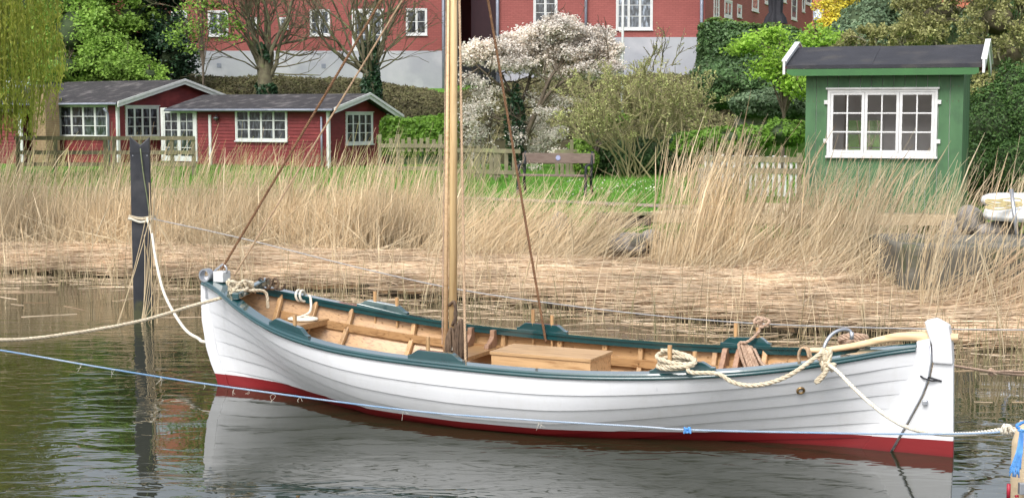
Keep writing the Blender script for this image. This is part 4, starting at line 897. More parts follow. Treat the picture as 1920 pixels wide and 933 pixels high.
def cottage(label, corner_px, Yc, alpha, Llong, W, zg, ze, zr, ohs, zeb, oh_left=.2):
    ca, sa = cos(alpha), sin(alpha)
    C = P(corner_px[0], 250, Yc); C[2] = zg
    Xl = np.array([ca, -sa, 0]); Yl = np.array([sa, ca, 0])     # along long wall (to the right), along gable wall (away)
    r = thing("cottage", label, "cottage", C, 0, "red cottages behind the reeds")
    mb = MB(); clap(mb, C - Xl * Llong, Xl, -Yl, Llong, zg, lambda s: ze); mb.build("front_cladding", ['cot_red'], r, world=True, kind='stuff')
    mb = MB(); clap(mb, C, Yl, Xl, W, zg, lambda s: (ze if s < W / 2 else zeb) + (zr - (ze if s < W / 2 else zeb)) * (1 - abs(s - W / 2) / (W / 2)) + .03); mb.build("gable_cladding", ['cot_red'], r, world=True, kind='stuff')
    mb = MB()      # solid body behind the boards
    a, b, c, d = C - Xl * Llong, C.copy(), C + Yl * W, C - Xl * Llong + Yl * W
    z = lambda p, h: (p[0], p[1], h)
    e1, e2 = C + Yl * W / 2, C - Xl * Llong + Yl * W / 2
    ins = .004
    vs = [z(p, zg) for p in (a, b, c, d)] + [z(a, ze), z(b, ze), z(c, zeb), z(d, zeb)] + [z(e1, zr), z(e2, zr)]
    mb.add(vs, [(0, 1, 5, 4), (1, 2, 6, 8, 5), (2, 3, 7, 6), (3, 0, 4, 9, 7)]); mb.build("wall", ['cot_red'], r, world=True)
    # roof slabs
    o = .28; ohg = ohs; th = .05
    for sgn, ze_ in ((1, zeb), (-1, ze)):
        sl = (zr - ze_) / (W / 2); ze0 = ze_
        e = C + Yl * (W / 2 + sgn * (W / 2 + o)); rz = zr + .04; ez = ze0 - sl * o + .04; R = C + Yl * W / 2
        p = [z(e + Xl * ohg, ez), z(R + Xl * ohg, rz), z(R - Xl * (Llong + oh_left), rz), z(e - Xl * (Llong + oh_left), ez)]
        m2 = MB(); m2.add(p + [(q[0], q[1], q[2] + th) for q in p], [(0, 1, 2, 3), (7, 6, 5, 4), (0, 4, 5, 1), (1, 5, 6, 2), (2, 6, 7, 3), (3, 7, 4, 0)])
        ob = m2.build("roof", ['felt_old'], r, world=True)
        # barge board
        m2 = MB(); q0 = e + Xl * (ohg + .012); q1 = R + Xl * (ohg + .012)
        m2.add([z(q0, ez - .12), z(q1, rz - .12), z(q1, rz + .07), z(q0, ez + .07)] + [tuple(np.array(v) + Xl * .03) for v in (z(q0, ez - .12), z(q1, rz - .12), z(q1, rz + .07), z(q0, ez + .07))], [(0, 1, 2, 3), (7, 6, 5, 4), (0, 4, 5, 1), (1, 5, 6, 2), (2, 6, 7, 3), (3, 7, 4, 0)])
        m2.build("barge_board", ['white'], r, world=True)
        m2 = MB(); m2.add([tuple(np.array(v) + Xl * .045) for v in (z(q0, ez + .0), z(q1, rz + .0), z(q1, rz + .085), z(q0, ez + .085))] + [tuple(np.array(v) + Xl * .075) for v in (z(q0, ez + .0), z(q1, rz + .0), z(q1, rz + .085), z(q0, ez + .085))], [(0, 1, 2, 3), (7, 6, 5, 4), (0, 4, 5, 1), (1, 5, 6, 2), (2, 6, 7, 3), (3, 7, 4, 0)])
        m2.build("verge_trim", ['white'], r, world=True)
    # gutter
    e = C - Yl * (o + .02); ez = ze - sl * o + .03; m2 = MB(); m2.tube([z(e + Xl * ohg * .9, ez), z(e - Xl * (Llong + oh_left), ez)], .045, 8); m2.build("gutter", ['zinc'], r, world=True, smooth=True)
    # corner boards
    for s_, Wd in ((C, 1), (C + Yl * W, 0)):
        m2 = MB(); p0 = s_ + Xl * .02 - Yl * (.03 if Wd else .0)
        m2.bar(z(p0, zg), z(p0, ze + (.0)), .10 if Wd else .09, .09, up=tuple(Xl)); m2.build("corner_board", ['white'], r, world=True)
    return r, C, Xl, Yl
zgl = .82
# --- right hand cottage
A2 = radians(30)
cot2, C2, X2, Y2 = cottage("long low red cottage with wall lantern and a small gable at its right end", (616, 0), 48.2, A2, 6.6, 3.35, zgl, 2.80, 3.22, .42, 2.58)
win_px("window", cot2, C2, -Y2, X2, 443, 540, 205, 264, off=.03, cas=4, rows=3, cols=1, fr=.05, sash=.035, label="four-light window in the front wall")
win_px("window", cot2, C2, X2, Y2, 647, 697, 211, 270, off=.03, cas=4, rows=3, cols=1, fr=.055, sash=.03, head=True, label="small gable window with head trim")
dn = C2 - Y2 * .14 - X2 * .18
mb = MB(); mb.tube([dn + (0, 0, 2.52 - C2[2] + 0 * 1), dn + (0, 0, 2.4 - C2[2]), dn + np.array([0, 0, .02])] if False else [tuple(dn + np.array([0, 0, 1.72])), tuple(dn + np.array([0, 0, .03]))], .035, 8); mb.build("downpipe", ['zinc'], cot2, world=True, smooth=True)
lp = hit(405, 222, C2 - Y2 * .12, Y2)
mb = MB(); mb.tube([tuple(lp + Y2 * .10 + np.array([0, 0, .12])), tuple(lp + np.array([0, 0, .14])), tuple(lp + np.array([0, 0, .05]))], .012, 6)
mb.tube([tuple(lp + np.array([0, 0, h])) for h in (.07, .05, .02, 0, -.03, -.08)], [.02, .06, .10, .105, .06, .03], 10); mb.build("wall_lantern", ['lampm'], cot2, world=True, smooth=True)
pw = hit(394, 250, C2 - Y2 * .04, Y2)
mb = MB(); mb.bar((pw[0], pw[1], zgl), (pw[0], pw[1], 2.6), .10, .05, up=tuple(Y2)); mb.build("wall_trim", ['white'], cot2, world=True)
dw_o = C2 - Y2 * .05
dd = win_px("door", cot2, C2, -Y2, X2, 304, 371, 202, 302, off=.03, cas=2, rows=5, cols=2, fr=.11, sash=.07, sill=False, label="white glazed double door")
# --- left hand cottage
A1 = radians(35)
cot1, C1, X1, Y1 = cottage("red cottage with broad white gable edge, between brick chimney and glazed doors", (222, 0), 51.6, A1, 7.2, 5.6, zgl, 3.02, 3.77, .30, 3.0)
win_px("window", cot1, C1, -Y1, X1, 113, 204, 196, 258, off=.03, cas=4, rows=3, cols=1, fr=.05, sash=.045, label="four-light window in the long wall")
win_px("window", cot1, C1, X1, Y1, 234, 297, 199, 258, off=.03, cas=4, rows=3, cols=1, fr=.06, sash=.035, head=True, label="four-light window under the gable")
mb = MB(); dn = C1 - Y1 * .16 - X1 * .32; mb.tube([tuple(dn + np.array([-.12, -.1, 2.0])), tuple(dn + np.array([-.02, 0, 1.85])), tuple(dn + np.array([0, 0, 1.7])), tuple(dn + np.array([0, 0, .02]))], .045, 8); mb.build("downpipe", ['zinc'], cot1, world=True, smooth=True)
# --- yellow brick chimney stack (each brick row is small: joined)
def chimney():
    a = hit(58, 240, C1 - Y1 * .9, Y1); r = thing("brick_chimney", "yellow brick chimney stack half hidden behind the willow, left of the red cottage", "chimney", (a[0], a[1], zgl), -A1)
    mb = MB(); L, D, H = .82, .6, 2.75; bh = .075; j = .012
    k = 0; z = 0
    while z < H:
        off = (.11 if k % 2 else 0)
        for ax_ in range(4):
            ln = L if ax_ in (0, 2) else D; s = -off
            while s < ln:
                s0, s1 = max(s, 0) + j / 2, min(s + .22, ln) - j / 2
                if s1 - s0 > .03:
                    p = .006 + .006 * ((k * 7 + int(s * 50)) % 5) / 5
                    if ax_ == 0: mb.box((s0, -p, z), (s1, .05, z + bh - j))
                    elif ax_ == 1: mb.box((L - .05, s0, z), (L + p, s1, z + bh - j))
                    elif ax_ == 3: mb.box((-p, s0, z), (.05, s1, z + bh - j))
                s += .22
        k += 1; z += bh
    mb.build("brickwork", ['brickpost'], r, kind='stuff', fixn=False)
    m2 = MB(); m2.box((.003, .003, 0), (L - .003, D - .003, H)); m2.build("mortar_core", ['mortar'], r)
    m3 = MB(); m3.box((-.04, -.04, H + .002), (L + .04, D + .04, H + .09)); m3.build("capping", ['conc'], r)
chimney()
# small shed left edge with white post
sh = P(36, 270, 52.5); sh[2] = zgl
shd = thing("shed", "dark red shed end with a white corner post behind the willow at the left edge", "shed", sh)
mb = MB(); clap(mb, sh - np.array([2.6, 0, 0]), np.array([1, 0, 0]), np.array([0, -1, 0]), 2.6, zgl, lambda s: 2.7); mb.build("cladding", ['cot_red'], shd, world=True, kind='stuff')
mb = MB(); mb.box((sh[0] - 2.6, sh[1] + .005, zgl), (sh[0], sh[1] + 3, 2.7)); mb.build("wall", ['cot_red'], shd, world=True)
mb = MB(); mb.box((sh[0] - 2.8, sh[1] - .25, 2.705), (sh[0] + .2, sh[1] + 3.2, 2.80)); mb.build("roof", ['felt_old'], shd, world=True)
mb = MB(); mb.box((sh[0] + .005, sh[1] - .06, zgl), (sh[0] + .14, sh[1] + .04, 2.7)); mb.build("corner_post", ['white'], shd, world=True)

# ------------------------------------------------------------------ town houses behind
def frontal(name, label, x0, x1, Y, depth, zplinth, ztop, extra=None):
    a = P(x0, 100, Y); b = P(x1, 100, Y); xa, xb = a[0], b[0]
    r = thing(name, label, "building", (xa, Y, 2.0), 0, "red buildings on the slope")
    mb = MB(); mb.box((xa, Y, zplinth), (xb, Y + depth, ztop)); mb.build("wall", ['brick'], r, world=True)
    mb = MB(); mb.box((xa - .0, Y - .035, .5), (xb + .0, Y + depth, zplinth - .002)); mb.build("plinth", ['render'], r, world=True)
    mb = MB(); xm0, xm1 = xa - .4, xb + .4
    mb.add([(xm0, Y - .4, ztop), (xm1, Y - .4, ztop), (xm1, Y + depth + .4, ztop), (xm0, Y + depth + .4, ztop), (xm0, Y + depth / 2, ztop + 3.6), (xm1, Y + depth / 2, ztop + 3.6)], [(0, 1, 5, 4), (2, 3, 4, 5), (1, 2, 5), (3, 0, 4), (3, 2, 1, 0)])
    mb.build("roof", ['tile'], r, world=True)
    return r, xa, xb
YA = 70.0; ext = -14
bA, xa0, xa1 = frontal("red_building", "red painted building with grey plinth behind the bare trees, left of the mast", -150, 836, YA, 11, P(500, 95.5, YA)[2], 10.6)
oA = np.array([0, YA, 0]); nA = np.array([0, -1.0, 0]); XA = np.array([1.0, 0, 0])
win_px("window", bA, oA, nA, XA, 390, 428, 20, 68, cas=2, rows=2, pane='pane_b', fr=.06, sash=.05)
win_px("window", bA, oA, nA, XA, 322, 352, 20, 97, cas=2, rows=3, pane='pane_b', fr=.06, sash=.05)
win_px("window", bA, oA, nA, XA, 465, 482, 33, 55, cas=1, rows=1, pane='pane_b', fr=.05, sash=.04)
win_px("window", bA, oA, nA, XA, 524, 541, 33, 55, cas=1, rows=1, pane='pane_b', fr=.05, sash=.04)
win_px("window", bA, oA, nA, XA, 581, 619, 18, 67, cas=2, rows=2, pane='pane_b', fr=.06, sash=.05)
win_px("balcony_door", bA, oA, nA, XA, 660, 720, 17, 96, cas=2, rows=1, cols=1, pane='pane_b', fr=.10, sash=.08, sill=False)
win_px("window", bA, oA, nA, XA, 761, 801, 16, 66, cas=2, rows=2, pane='pane', fr=.06, sash=.05)
for x in (390, 470, 581, 660, 761):        # upper storey, above the frame but mirrored in the water
    win_px("window", bA, oA, nA, XA, x, x + 40, -110, -60, cas=2, rows=2, pane='pane_b', fr=.06, sash=.05)
mb = MB(); q = P(715, 96, YA)
for k in range(9): mb.bar((P(664 + k * 6.3, 60, YA)[0], YA - .12, P(0, 94, YA)[2]), (P(664 + k * 6.3, 60, YA)[0], YA - .12, P(0, 66, YA)[2]), .02, .02)
mb.bar((P(662, 0, YA)[0], YA - .12, P(0, 66, YA)[2]), (P(718, 0, YA)[0], YA - .12, P(0, 66, YA)[2]), .03, .03, up=(0, 0, 1)); mb.build("balcony_rail", ['white'], bA, world=True)
for x, y in ((411, 123), (607, 124)):
    p = P(x, y, YA); mb = MB(); mb.box((p[0] - .1, YA - .05, p[2] - .1), (p[0] + .1, YA - .036, p[2] + .1)); mb.build("vent", ['zinc'], bA, world=True)
def pipe(par, x, Y, z0, z1, r=.055):
    mb = MB(); X = P(x, 80, Y)[0]; mb.tube([(X, Y - .12, z0), (X, Y - .12, z1)], r, 8); mb.build("downpipe", ['zinc'], par, world=True, smooth=True)
pipe(bA, 832, YA, 2.0, 10.5, .08)
YB = 63.0
bB, xb0, xb1 = frontal("red_building", "red painted building with grey plinth and tall windows behind the white-blossomed tree", 930, 1318, YB, 14, P(1200, 70, YB)[2], 9.9)
oB = np.array([0, YB, 0])
win_px("window", bB, oB, nA, XA, 1000, 1045, -30, 45, cas=2, rows=4, pane='pane', fr=.06, sash=.05)
win_px("window", bB, oB, nA, XA, 1155, 1224, -36, 56, cas=3, rows=4, pane='pane_b', fr=.06, sash=.05)
pipe(bB, 933, YB, 2.5, 9.8, .07); pipe(bB, 1098, YB, 4.6, 9.8, .06); pipe(bB, 1314, YB, 2.5, 9.8, .07)
# receding wing to the right of it
wa = P(1321, 100, YB + .02); wb = P(1522, 100, 88.0)
wd_ = (wb - wa); wd_[2] = 0; WL = np.linalg.norm(wd_); wd_ /= WL; wn = np.array([wd_[1], -wd_[0], 0])
wing = thing("red_building", "long red side wing receding to the right above the tall hedge", "building", (wa[0], wa[1], 2.0), 0, "red buildings on the slope")
mb = MB(); p0, p1 = wa, wb
def zc3(p, h): return (float(p[0]), float(p[1]), float(h))
inn = -wn * 8
mb.add([zc3(p0, .5), zc3(p1, .5), zc3(p1, 11), zc3(p0, 11), zc3(p0 + inn, .5), zc3(p1 + inn, .5), zc3(p1 + inn, 11), zc3(p0 + inn, 11)], [(0, 1, 2, 3), (1, 5, 6, 2), (5, 4, 7, 6), (4, 0, 3, 7), (3, 2, 6, 7)]); mb.build("wall", ['brick'], wing, world=True)
mb = MB(); m_ = (p0 + inn / 2); mb.add([zc3(p0 + wn * .3, 11.002), zc3(p1 + wn * .3, 11.002), zc3(p1 + inn - wn * .3, 11.002), zc3(p0 + inn - wn * .3, 11.002), zc3(p0 + inn / 2, 14), zc3(p1 + inn / 2, 14)], [(0, 1, 5, 4), (2, 3, 4, 5), (1, 2, 5), (3, 0, 4), (3, 2, 1, 0)]); mb.build("roof", ['tile'], wing, world=True)
for (x0, x1, yt, yb, ca_, ro, lb) in ((1338, 1348, -25, 37, 2, 3, ''), (1358, 1372, 0, 34, 2, 1, ''), (1382, 1390, 9, 33, 1, 1, ''), (1410, 1422, -30, 22, 1, 1, ''), (1434, 1441, -30, 8, 1, 1, ''), (1467, 1474, -40, 5, 1, 1, ''), (1484, 1494, -35, 38, 1, 3, ''), (1504, 1509, -30, 23, 1, 1, ''), (1511, 1521, -30, 10, 1, 1, '')):
    win_px("window", wing, wa, wn, wd_, x0, x1, yt, yb, cas=ca_, rows=ro, pane='pane_b', fr=.09, sash=.06)
# recessed link between the two buildings
link_b = thing("link_building", "shadowed recessed wall between the two red buildings, right of the mast", "building", (P(880, 0, 72)[0], 72, 2.0))
mb = MB(); la, lb_ = P(836, 0, 71)[0], P(930, 0, 71)[0]
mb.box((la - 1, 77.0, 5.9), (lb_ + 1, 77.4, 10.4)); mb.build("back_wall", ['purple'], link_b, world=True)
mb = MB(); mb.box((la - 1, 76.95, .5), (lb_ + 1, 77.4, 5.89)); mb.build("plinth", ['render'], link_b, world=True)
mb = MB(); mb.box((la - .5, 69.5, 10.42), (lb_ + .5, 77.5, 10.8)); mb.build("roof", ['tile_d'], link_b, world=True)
mb = MB(); mb.add([(P(884, 0, 71)[0], 70.4, 5.9), (lb_ + .05, 66, 5.9), (lb_ + .05, 66, 10.4), (P(884, 0, 71)[0], 70.4, 10.4), (P(884, 0, 71)[0], 70.8, 5.9), (lb_ + .05, 66.4, 5.9), (lb_ + .05, 66.4, 10.4), (P(884, 0, 71)[0], 70.8, 10.4)], [(0, 1, 2, 3), (7, 6, 5, 4), (3, 7, 4, 0), (3, 2, 6, 7), (0, 4, 5, 1)]); mb.build("recess_shade_panel", [pm('recess_shade_colour', (.030, .012, .018), (.04, .015, .022), 2, .8)], link_b, world=True)  # dark panel across the recess, its near-black colour stands in for deep shade
# far orange-tiled house at right
def tiled(label, x0, x1, yb, yt, Y, sk=None):
    a = P(x0, yb, Y); b = P(x1, yb, Y); z0 = a[2]; z1 = P(x0, yt, Y)[2] + 2
    r = thing("tiled_house", label, "house", (a[0], Y, 2.5)); mb = MB(); mb.box((a[0], Y + .1, 2.0), (b[0], Y + 8, z0)); mb.build("wall", ['brick'], r, world=True)
    mb = MB(); n = int((b[0] - a[0]) / .28); m = 14; D = 4.0
    for i in range(m):
        z = z0 + (z1 - z0) * i / m; y = Y - .3 + D * i / m
        for k in range(n):
            x = a[0] + k * .28
            mb.add([(x, y, z + .05), (x + .14, y - .02, z + .12), (x + .28, y, z + .05), (x + .28, y + D / m * 1.1, z + (z1 - z0) / m * 1.0 + .03), (x + .14, y + D / m * 1.1, z + (z1 - z0) / m + .09), (x, y + D / m * 1.1, z + (z1 - z0) / m + .03)], [(0, 1, 4, 5), (1, 2, 3, 4)])
    mb.build("roof_tiles", ['tile'], r, world=True, kind='stuff', fixn=False)
    mb = MB(); mb.add([(a[0], Y - .3, z0), (b[0], Y - .3, z0), (b[0], Y + D, z1), (a[0], Y + D, z1), (b[0], Y + 8, z0), (a[0], Y + 8, z0)], [(0, 1, 2, 3), (3, 2, 4, 5), (0, 3, 5), (1, 4, 2), (0, 5, 4, 1)]); mb.build("roof", ['tile_d'], r, world=True)
    if sk:
        sx0, sx1, sy0, sy1 = sk; f = lambda x, y: hit(x, y, np.array([0, Y - .3, z0]), np.array([0, -(z1 - z0), D]) / 1.0)
        c = [f(sx0, sy1), f(sx1, sy1), f(sx1 + 3, sy0), f(sx0, sy0)]; up = np.array([0, -.12, .14])
        mb = MB(); mb.add([tuple(p) for p in c] + [tuple(p + up) for p in c], [(0, 1, 5, 4), (1, 2, 6, 5), (2, 3, 7, 6), (3, 0, 4, 7), (4, 5, 6, 7)]); so = mb.build("skylight_frame", ['zinc'], r, world=True)
        c2 = [p + up * 1.06 + (np.mean(c, 0) - p) * .14 for p in c]; mb = MB(); mb.add([tuple(p) for p in c2] + [tuple(p - up * .1) for p in c2], [(3, 2, 1, 0), (4, 5, 6, 7)]); mb.build("skylight_pane", ['pane_l'], r, world=True)
tiled("far house with orange tiled roof and pale skylight, right of the red wing", 1520, 1620, 58, -30, 95, (1524, 1541, 22, 42))
tiled("far house with orange tiled roof behind the pointed green hedge", 1622, 1960, 18, -60, 92)

# ------------------------------------------------------------------ green cabin
def build_cabin():
    th = radians(20); C = P(1797, 401, 25.0); X = np.array([cos(th), -sin(th), 0]); Yv = np.array([sin(th), cos(th), 0])
    zf = float(C[2]); W, D = 2.60, 2.1; ze = zf + 2.53; zr = ze + .285
    r = thing("garden_cabin", "small green wooden cabin with white three-part window and black felt roof", "cabin", C, -th)
    # local frame: x from -W..0 along the front, y 0..D inward, z 0..
    H = ze - zf
    I = rootinv(r)
    def loc(px, py):
        p = hit(px, py, C, Yv); q = I @ Vector(tuple(p)); return q.x, q.z
    wx0, wz1 = loc(1553, 168); wx1, _ = loc(1759, 168); _, wz0 = loc(1655, 292)
    n = 14; bw_ = W / n; rr = random.Random(2)
    def vboard(x0, x1, z0, z1, y0=-.02, side=False, mat='green'):
        mb = MB(); j = .004; p = rr.uniform(0, .005)
        if not side: mb.box((x0 + j, y0 - p, z0), (x1 - j, y0 + .02, z1))
        else: mb.box((.0, x0 + j, z0), (.022 + p, x1 - j, z1))
        mb.build("wall_board", [mat], r, bevel=.0)
    for k in range(n):
        x0, x1 = -W + k * bw_, -W + (k + 1) * bw_
        if x1 > wx0 + .01 and x0 < wx1 - .01:
            a, b = max(x0, -99), min(x1, 99)
            vboard(x0, x1, 0, wz0 + .02); vboard(x0, x1, wz1 - .02, H)
            if x0 < wx0: vboard(x0, wx0 + .02, wz0 + .022, wz1 - .022)
            if x1 > wx1: vboard(wx1 - .02, x1, wz0 + .022, wz1 - .022)
        else: vboard(x0, x1, 0, H)
    for k in range(11):
        y0 = .03 + k * (D - .03) / 11; y1 = y0 + (D - .03) / 11; ym = (y0 + y1) / 2; vboard(y0, y1, 0, H + (zr - ze) * (1 - abs(ym - D / 2) / (D / 2)) - .02, side=True)
    mb = MB(); mb.box((-.035, -.03, 0), (.03, .03, H)); mb.build("corner_board", ['green'], r)
    mb = MB()
    for k in range(n):
        for z in (.15, .6, 1.9, 2.15):
            for q in (.25, .75):
                x = -W + (k + q) * bw_
                if z < wz0 - .05 or z > wz1 + .05 or x < wx0 - .1 or x > wx1 + .1: mb.box((x - .007, -.029, z - .007), (x + .007, -.02, z + .007))
    mb.build("nail_heads", ['rope_d'], r, kind='stuff', fixn=False)
    # inner lining, back wall with an opening, floor
    mb = MB(); t = .02
    mb.box((-W, .002, 0), (wx0, t, H)); mb.box((wx1, .002, 0), (-.03, t, H)); mb.box((wx0, .002, 0), (wx1, t, wz0)); mb.box((wx0, .002, wz1), (wx1, t, H)); mb.build("front_lining", ['grey_in'], r)
    mb = MB(); mb.box((-W, t, 0), (-W + .03, D, H)); mb.build("left_wall", ['grey_in'], r)
    mb = MB(); mb.box((-.03, t, 0), (-.001, D, H)); mb.build("right_wall", ['grey_in'], r)
    bx0, bx1, bz0, bz1 = -W + .42, -W + 1.12, .75, 1.62
    mb = MB(); mb.box((-W + .031, D - .04, 0), (bx0, D, H)); mb.box((bx1, D - .04, 0), (-.031, D, H)); mb.box((bx0, D - .04, 0), (bx1, D, bz0)); mb.box((bx0, D - .04, bz1), (bx1, D, H)); mb.build("back_wall", ['grey_in'], r)
    mb = MB(); mb.box((-W + .031, t, -.05), (-.031, D, .0)); mb.build("floor", ['grey_in'], r)
    mb = MB(); mb.box((-W, t, H - .03), (-.035, D, H - .003)); mb.build("ceiling", ['grey_in'], r)
    mb = MB(); mb.box((-1.05, D - .62, .0), (-.06, D - .06, .45)); mb.build("bench_seat", [pm("maroon_cushion", (.12, .04, .05), (.16, .06, .07), 4, .8)], r, bevel=.02)
    Wb = lambda x, y, z: tuple(np.array(C) + X * x + Yv * y + np.array([0, 0, z]))
    window("back_window", r, Wb(bx0, D - .05, bz0), X, bx1 - bx0, bz1 - bz0, cas=2, rows=3, cols=1, fr=.03, sash=.03, pane='clear', sill=False, dep=.03)
    wo = window("window", r, Wb(wx0, -.022, wz0), X, wx1 - wx0, wz1 - wz0, cas=3, rows=3, cols=2, fr=.045, sash=.05, bar=.024, pane='clear', sill=True, head=True, mat='white', label="white window of three casements, six panes each")
    for x, z in ((wx0 - .03, wz0 + .25), (wx0 - .03, wz1 - .22), (wx1 + .03, wz0 + .25), (wx1 + .03, wz1 - .22)):
        mb = MB(); mb.box((x - .03, -.06, z - .035), (x + .03, -.026, z + .035)); mb.build("hinge", ['white'], r, bevel=.004)
    # roof
    o, og = .30, .33; sl = (zr - ze) / (D / 2); nf = 4; x0, x1 = -W - og + .02, og
    def pl(x, y, up=0): 
        z = H + (zr - ze) - abs(y - D / 2) * sl + .05 + up; return (x, y, z)
    for k in range(nf):
        xs = [x0 + (x1 - x0) * (0, .16, .45, .74, 1)[k], x0 + (x1 - x0) * (0, .16, .45, .74, 1)[k + 1]]
        up = .006 if k % 2 else 0
        mb = MB(); mb.add([pl(xs[0], -o, up), pl(xs[1] + (.05 if not k % 2 else 0), -o, up), pl(xs[1] + (.05 if not k % 2 else 0), D / 2, up), pl(xs[0], D / 2, up)] + [pl(xs[0], -o, up + .014), pl(xs[1] + (.05 if not k % 2 else 0), -o, up + .014), pl(xs[1] + (.05 if not k % 2 else 0), D / 2, up + .014), pl(xs[0], D / 2, up + .014)], [(3, 2, 1, 0), (4, 5, 6, 7), (0, 1, 5, 4), (1, 2, 6, 5), (2, 3, 7, 6), (3, 0, 4, 7)]); mb.build("roof_felt_sheet", ['felt'], r)
    mb = MB(); mb.add([pl(x0, -o, -.035), pl(x1, -o, -.035), pl(x1, D / 2, -.035), pl(x0, D / 2, -.035), pl(x0, D + o, -.035), pl(x1, D + o, -.035)] + [pl(x0, -o, -.003), pl(x1, -o, -.003), pl(x1, D / 2, -.003), pl(x0, D / 2, -.003), pl(x0, D + o, -.003), pl(x1, D + o, -.003)],
        [(0, 1, 2, 3), (3, 2, 5, 4), (9, 8, 7, 6), (10, 11, 8, 9), (0, 6, 7, 1), (5, 11, 10, 4), (0, 3, 9, 6), (3, 4, 10, 9), (1, 7, 8, 2), (2, 8, 11, 5)]); mb.build("roof", ['purple'], r)
    mb = MB(); ez = H - o * sl + .05; mb.box((x0 + .02, -o - .022, ez - .045), (x1 - .01, -o - .001, ez + .012)); mb.build("drip_edge", ['felt'], r)
    mb = MB(); mb.prism([(x0 + .12, 0), (x1 - .12, 0), (x1 - .05, .03), (x1 - .05, .115), (x0 + .02, .115), (x0 + .02, .05)], lambda a, b: (a, -o - .018, ez - .165 + b), lambda a, b: (a, -o + .02, ez - .165 + b)); mb.build("fascia_board", ['green2'], r)
    mb = MB(); mb.box((x0 + .1, -o + .021, ez - .10), (x1 - .1, -.03, ez - .07)); mb.build("soffit", ['green2'], r)
    for xx in (x0 - .045, x1 + .002):
        for sg in (-1, 1):
            ye = -o - .03 if sg < 0 else D + o + .03
            mb = MB(); y_ = [ye, D / 2 + (.002 if sg > 0 else -.002)]
            mb.add([(xx, y, pl(0, y)[2] + dz) for y in y_ for dz in (-.13, .09)] + [(xx + .04, y, pl(0, y)[2] + dz) for y in y_ for dz in (-.13, .09)], [(0, 1, 3, 2), (6, 7, 5, 4), (1, 5, 7, 3), (0, 2, 6, 4), (0, 4, 5, 1), (2, 3, 7, 6)]); mb.build("barge_board", ['white'], r)
            mb = MB(); a = xx - .02; mb.add([(a, y, pl(0, y)[2] + dz) for y in y_ for dz in (.093, .115)] + [(a + .09, y, pl(0, y)[2] + dz) for y in y_ for dz in (.093, .115)], [(0, 1, 3, 2), (6, 7, 5, 4), (1, 5, 7, 3), (0, 2, 6, 4), (0, 4, 5, 1), (2, 3, 7, 6)]); mb.build("verge_cap", ['white'], r)
    return C, X, Yv, zf
CC, CX, CY, CZF = build_cabin()

# ------------------------------------------------------------------ deck the cabin stands on
def build_deck():
    a = P(1204, 398, 25.6); b = P(1800, 404, 24.75); z = CZF - .02
    d = b - a; d[2] = 0; L = np.linalg.norm(d); th = atan2(d[1], d[0]); r = thing("wooden_deck", "new timber deck on dark posts above the reeds, carrying the green cabin", "deck", (a[0], a[1], z - .9), th)
    n = 46; bwid = L / n; rr = random.Random(3); zt = .9
    for k in range(n):
        x0 = k * bwid; dep = 1.9 if x0 < 1.2 else 3.2
        dep = min(3.2, .25 + x0 * 1.6) if x0 < 2 else 3.2
        mb = MB(); mb.box((x0 + .004, -.03, zt - .028 + rr.uniform(0, .003)), (x0 + bwid - .004, dep, zt + rr.uniform(-.002, .002))); mb.build("deck_board", ['deckw'], r)
    mb = MB(); mb.box((0, -.03, zt - .16), (L, .03, zt - .031)); mb.build("front_beam", ['deckw'], r)
    for k in range(9):
        x = .1 + k * (L - .2) / 8; mb = MB(); mb.box((x - .06, .04, -.3), (x + .06, .16, zt - .17)); mb.build("deck_post", ['darkw'], r)
    mb = MB(); mb.box((0.02, .35, -.3), (L, .42, zt - .17)); mb.build("dark_boarding", ['darkw'], r)
build_deck()

# ------------------------------------------------------------------ fences, bench, quay
def railfence(label, pa, pb, Y0, Y1, railz, posts, ph, pickets=None, name="rail_fence"):
    a, b = P(pa, 300, Y0), P(pb, 300, Y1); zg = float(terrain(a[0], a[1])); r = thing(name, label, "fence", (a[0], a[1], zg))
    def at(x):
        f = (x - pa) / (pb - pa); return a * (1 - f) + b * f
    for z in railz:
        mb = MB(); mb.bar((a[0], a[1], z), (b[0], b[1], z), .03, .11); mb.build("rail", ['fence'], r, world=True)
    for x in posts:
        q = at(x); mb = MB(); mb.box((q[0] - .05, q[1] + .02, zg - .2), (q[0] + .05, q[1] + .12, ph)); mb.build("post", ['fence'], r, world=True, bevel=.008)
    if pickets:
        x0, x1, step, zt, mt, zb0 = (*pickets, zg + .1)[:6]; x = x0; rr = random.Random(9)
        while x < x1:
            q = at(x); mb = MB(); h = zt + rr.uniform(-.03, .03); pwd = .028 if mt == 'white' else .05; mb.box((q[0] - pwd, q[1] + .018, zb0), (q[0] + pwd, q[1] + .04, h)); mb.build("picket", [mt], r, world=True); x += step
    return r
zr1 = P(100, 259, 42)[2]; zr2 = P(100, 286, 42)[2]; zr3 = P(100, 308, 42)[2]
railfence("weathered post and rail fence in front of the left red cottage", 28, 366, 42, 42, [zr1, zr2, zr3], [33, 103, 197, 213, 262, 322, 362], zr1 + .02)
railfence("rail fence with broad upright boards between the right cottage gable and the mast", 715, 832, 41, 40.6, [P(770, 273, 41)[2], P(770, 315, 41)[2]], [712, 747, 826], P(712, 252, 41)[2], (733, 830, 11.5, P(770, 259, 41)[2], 'fence', P(770, 284, 41)[2]))
railfence("rail fence under the white-blossomed tree, between mast and bench", 838, 976, 40, 38.6, [P(900, 281, 40)[2], P(900, 320, 40)[2]], [881, 898, 930], P(900, 272, 40)[2], (866, 970, 14, P(900, 280, 40)[2] - .02, 'fence'))
railfence("short stretch of picket fence behind the bench back", 1040, 1086, 41, 41, [P(1060, 284, 41)[2]], [1072], P(1072, 262, 41)[2], (1044, 1084, 10, P(1060, 284, 41)[2] - .05, 'fence'))
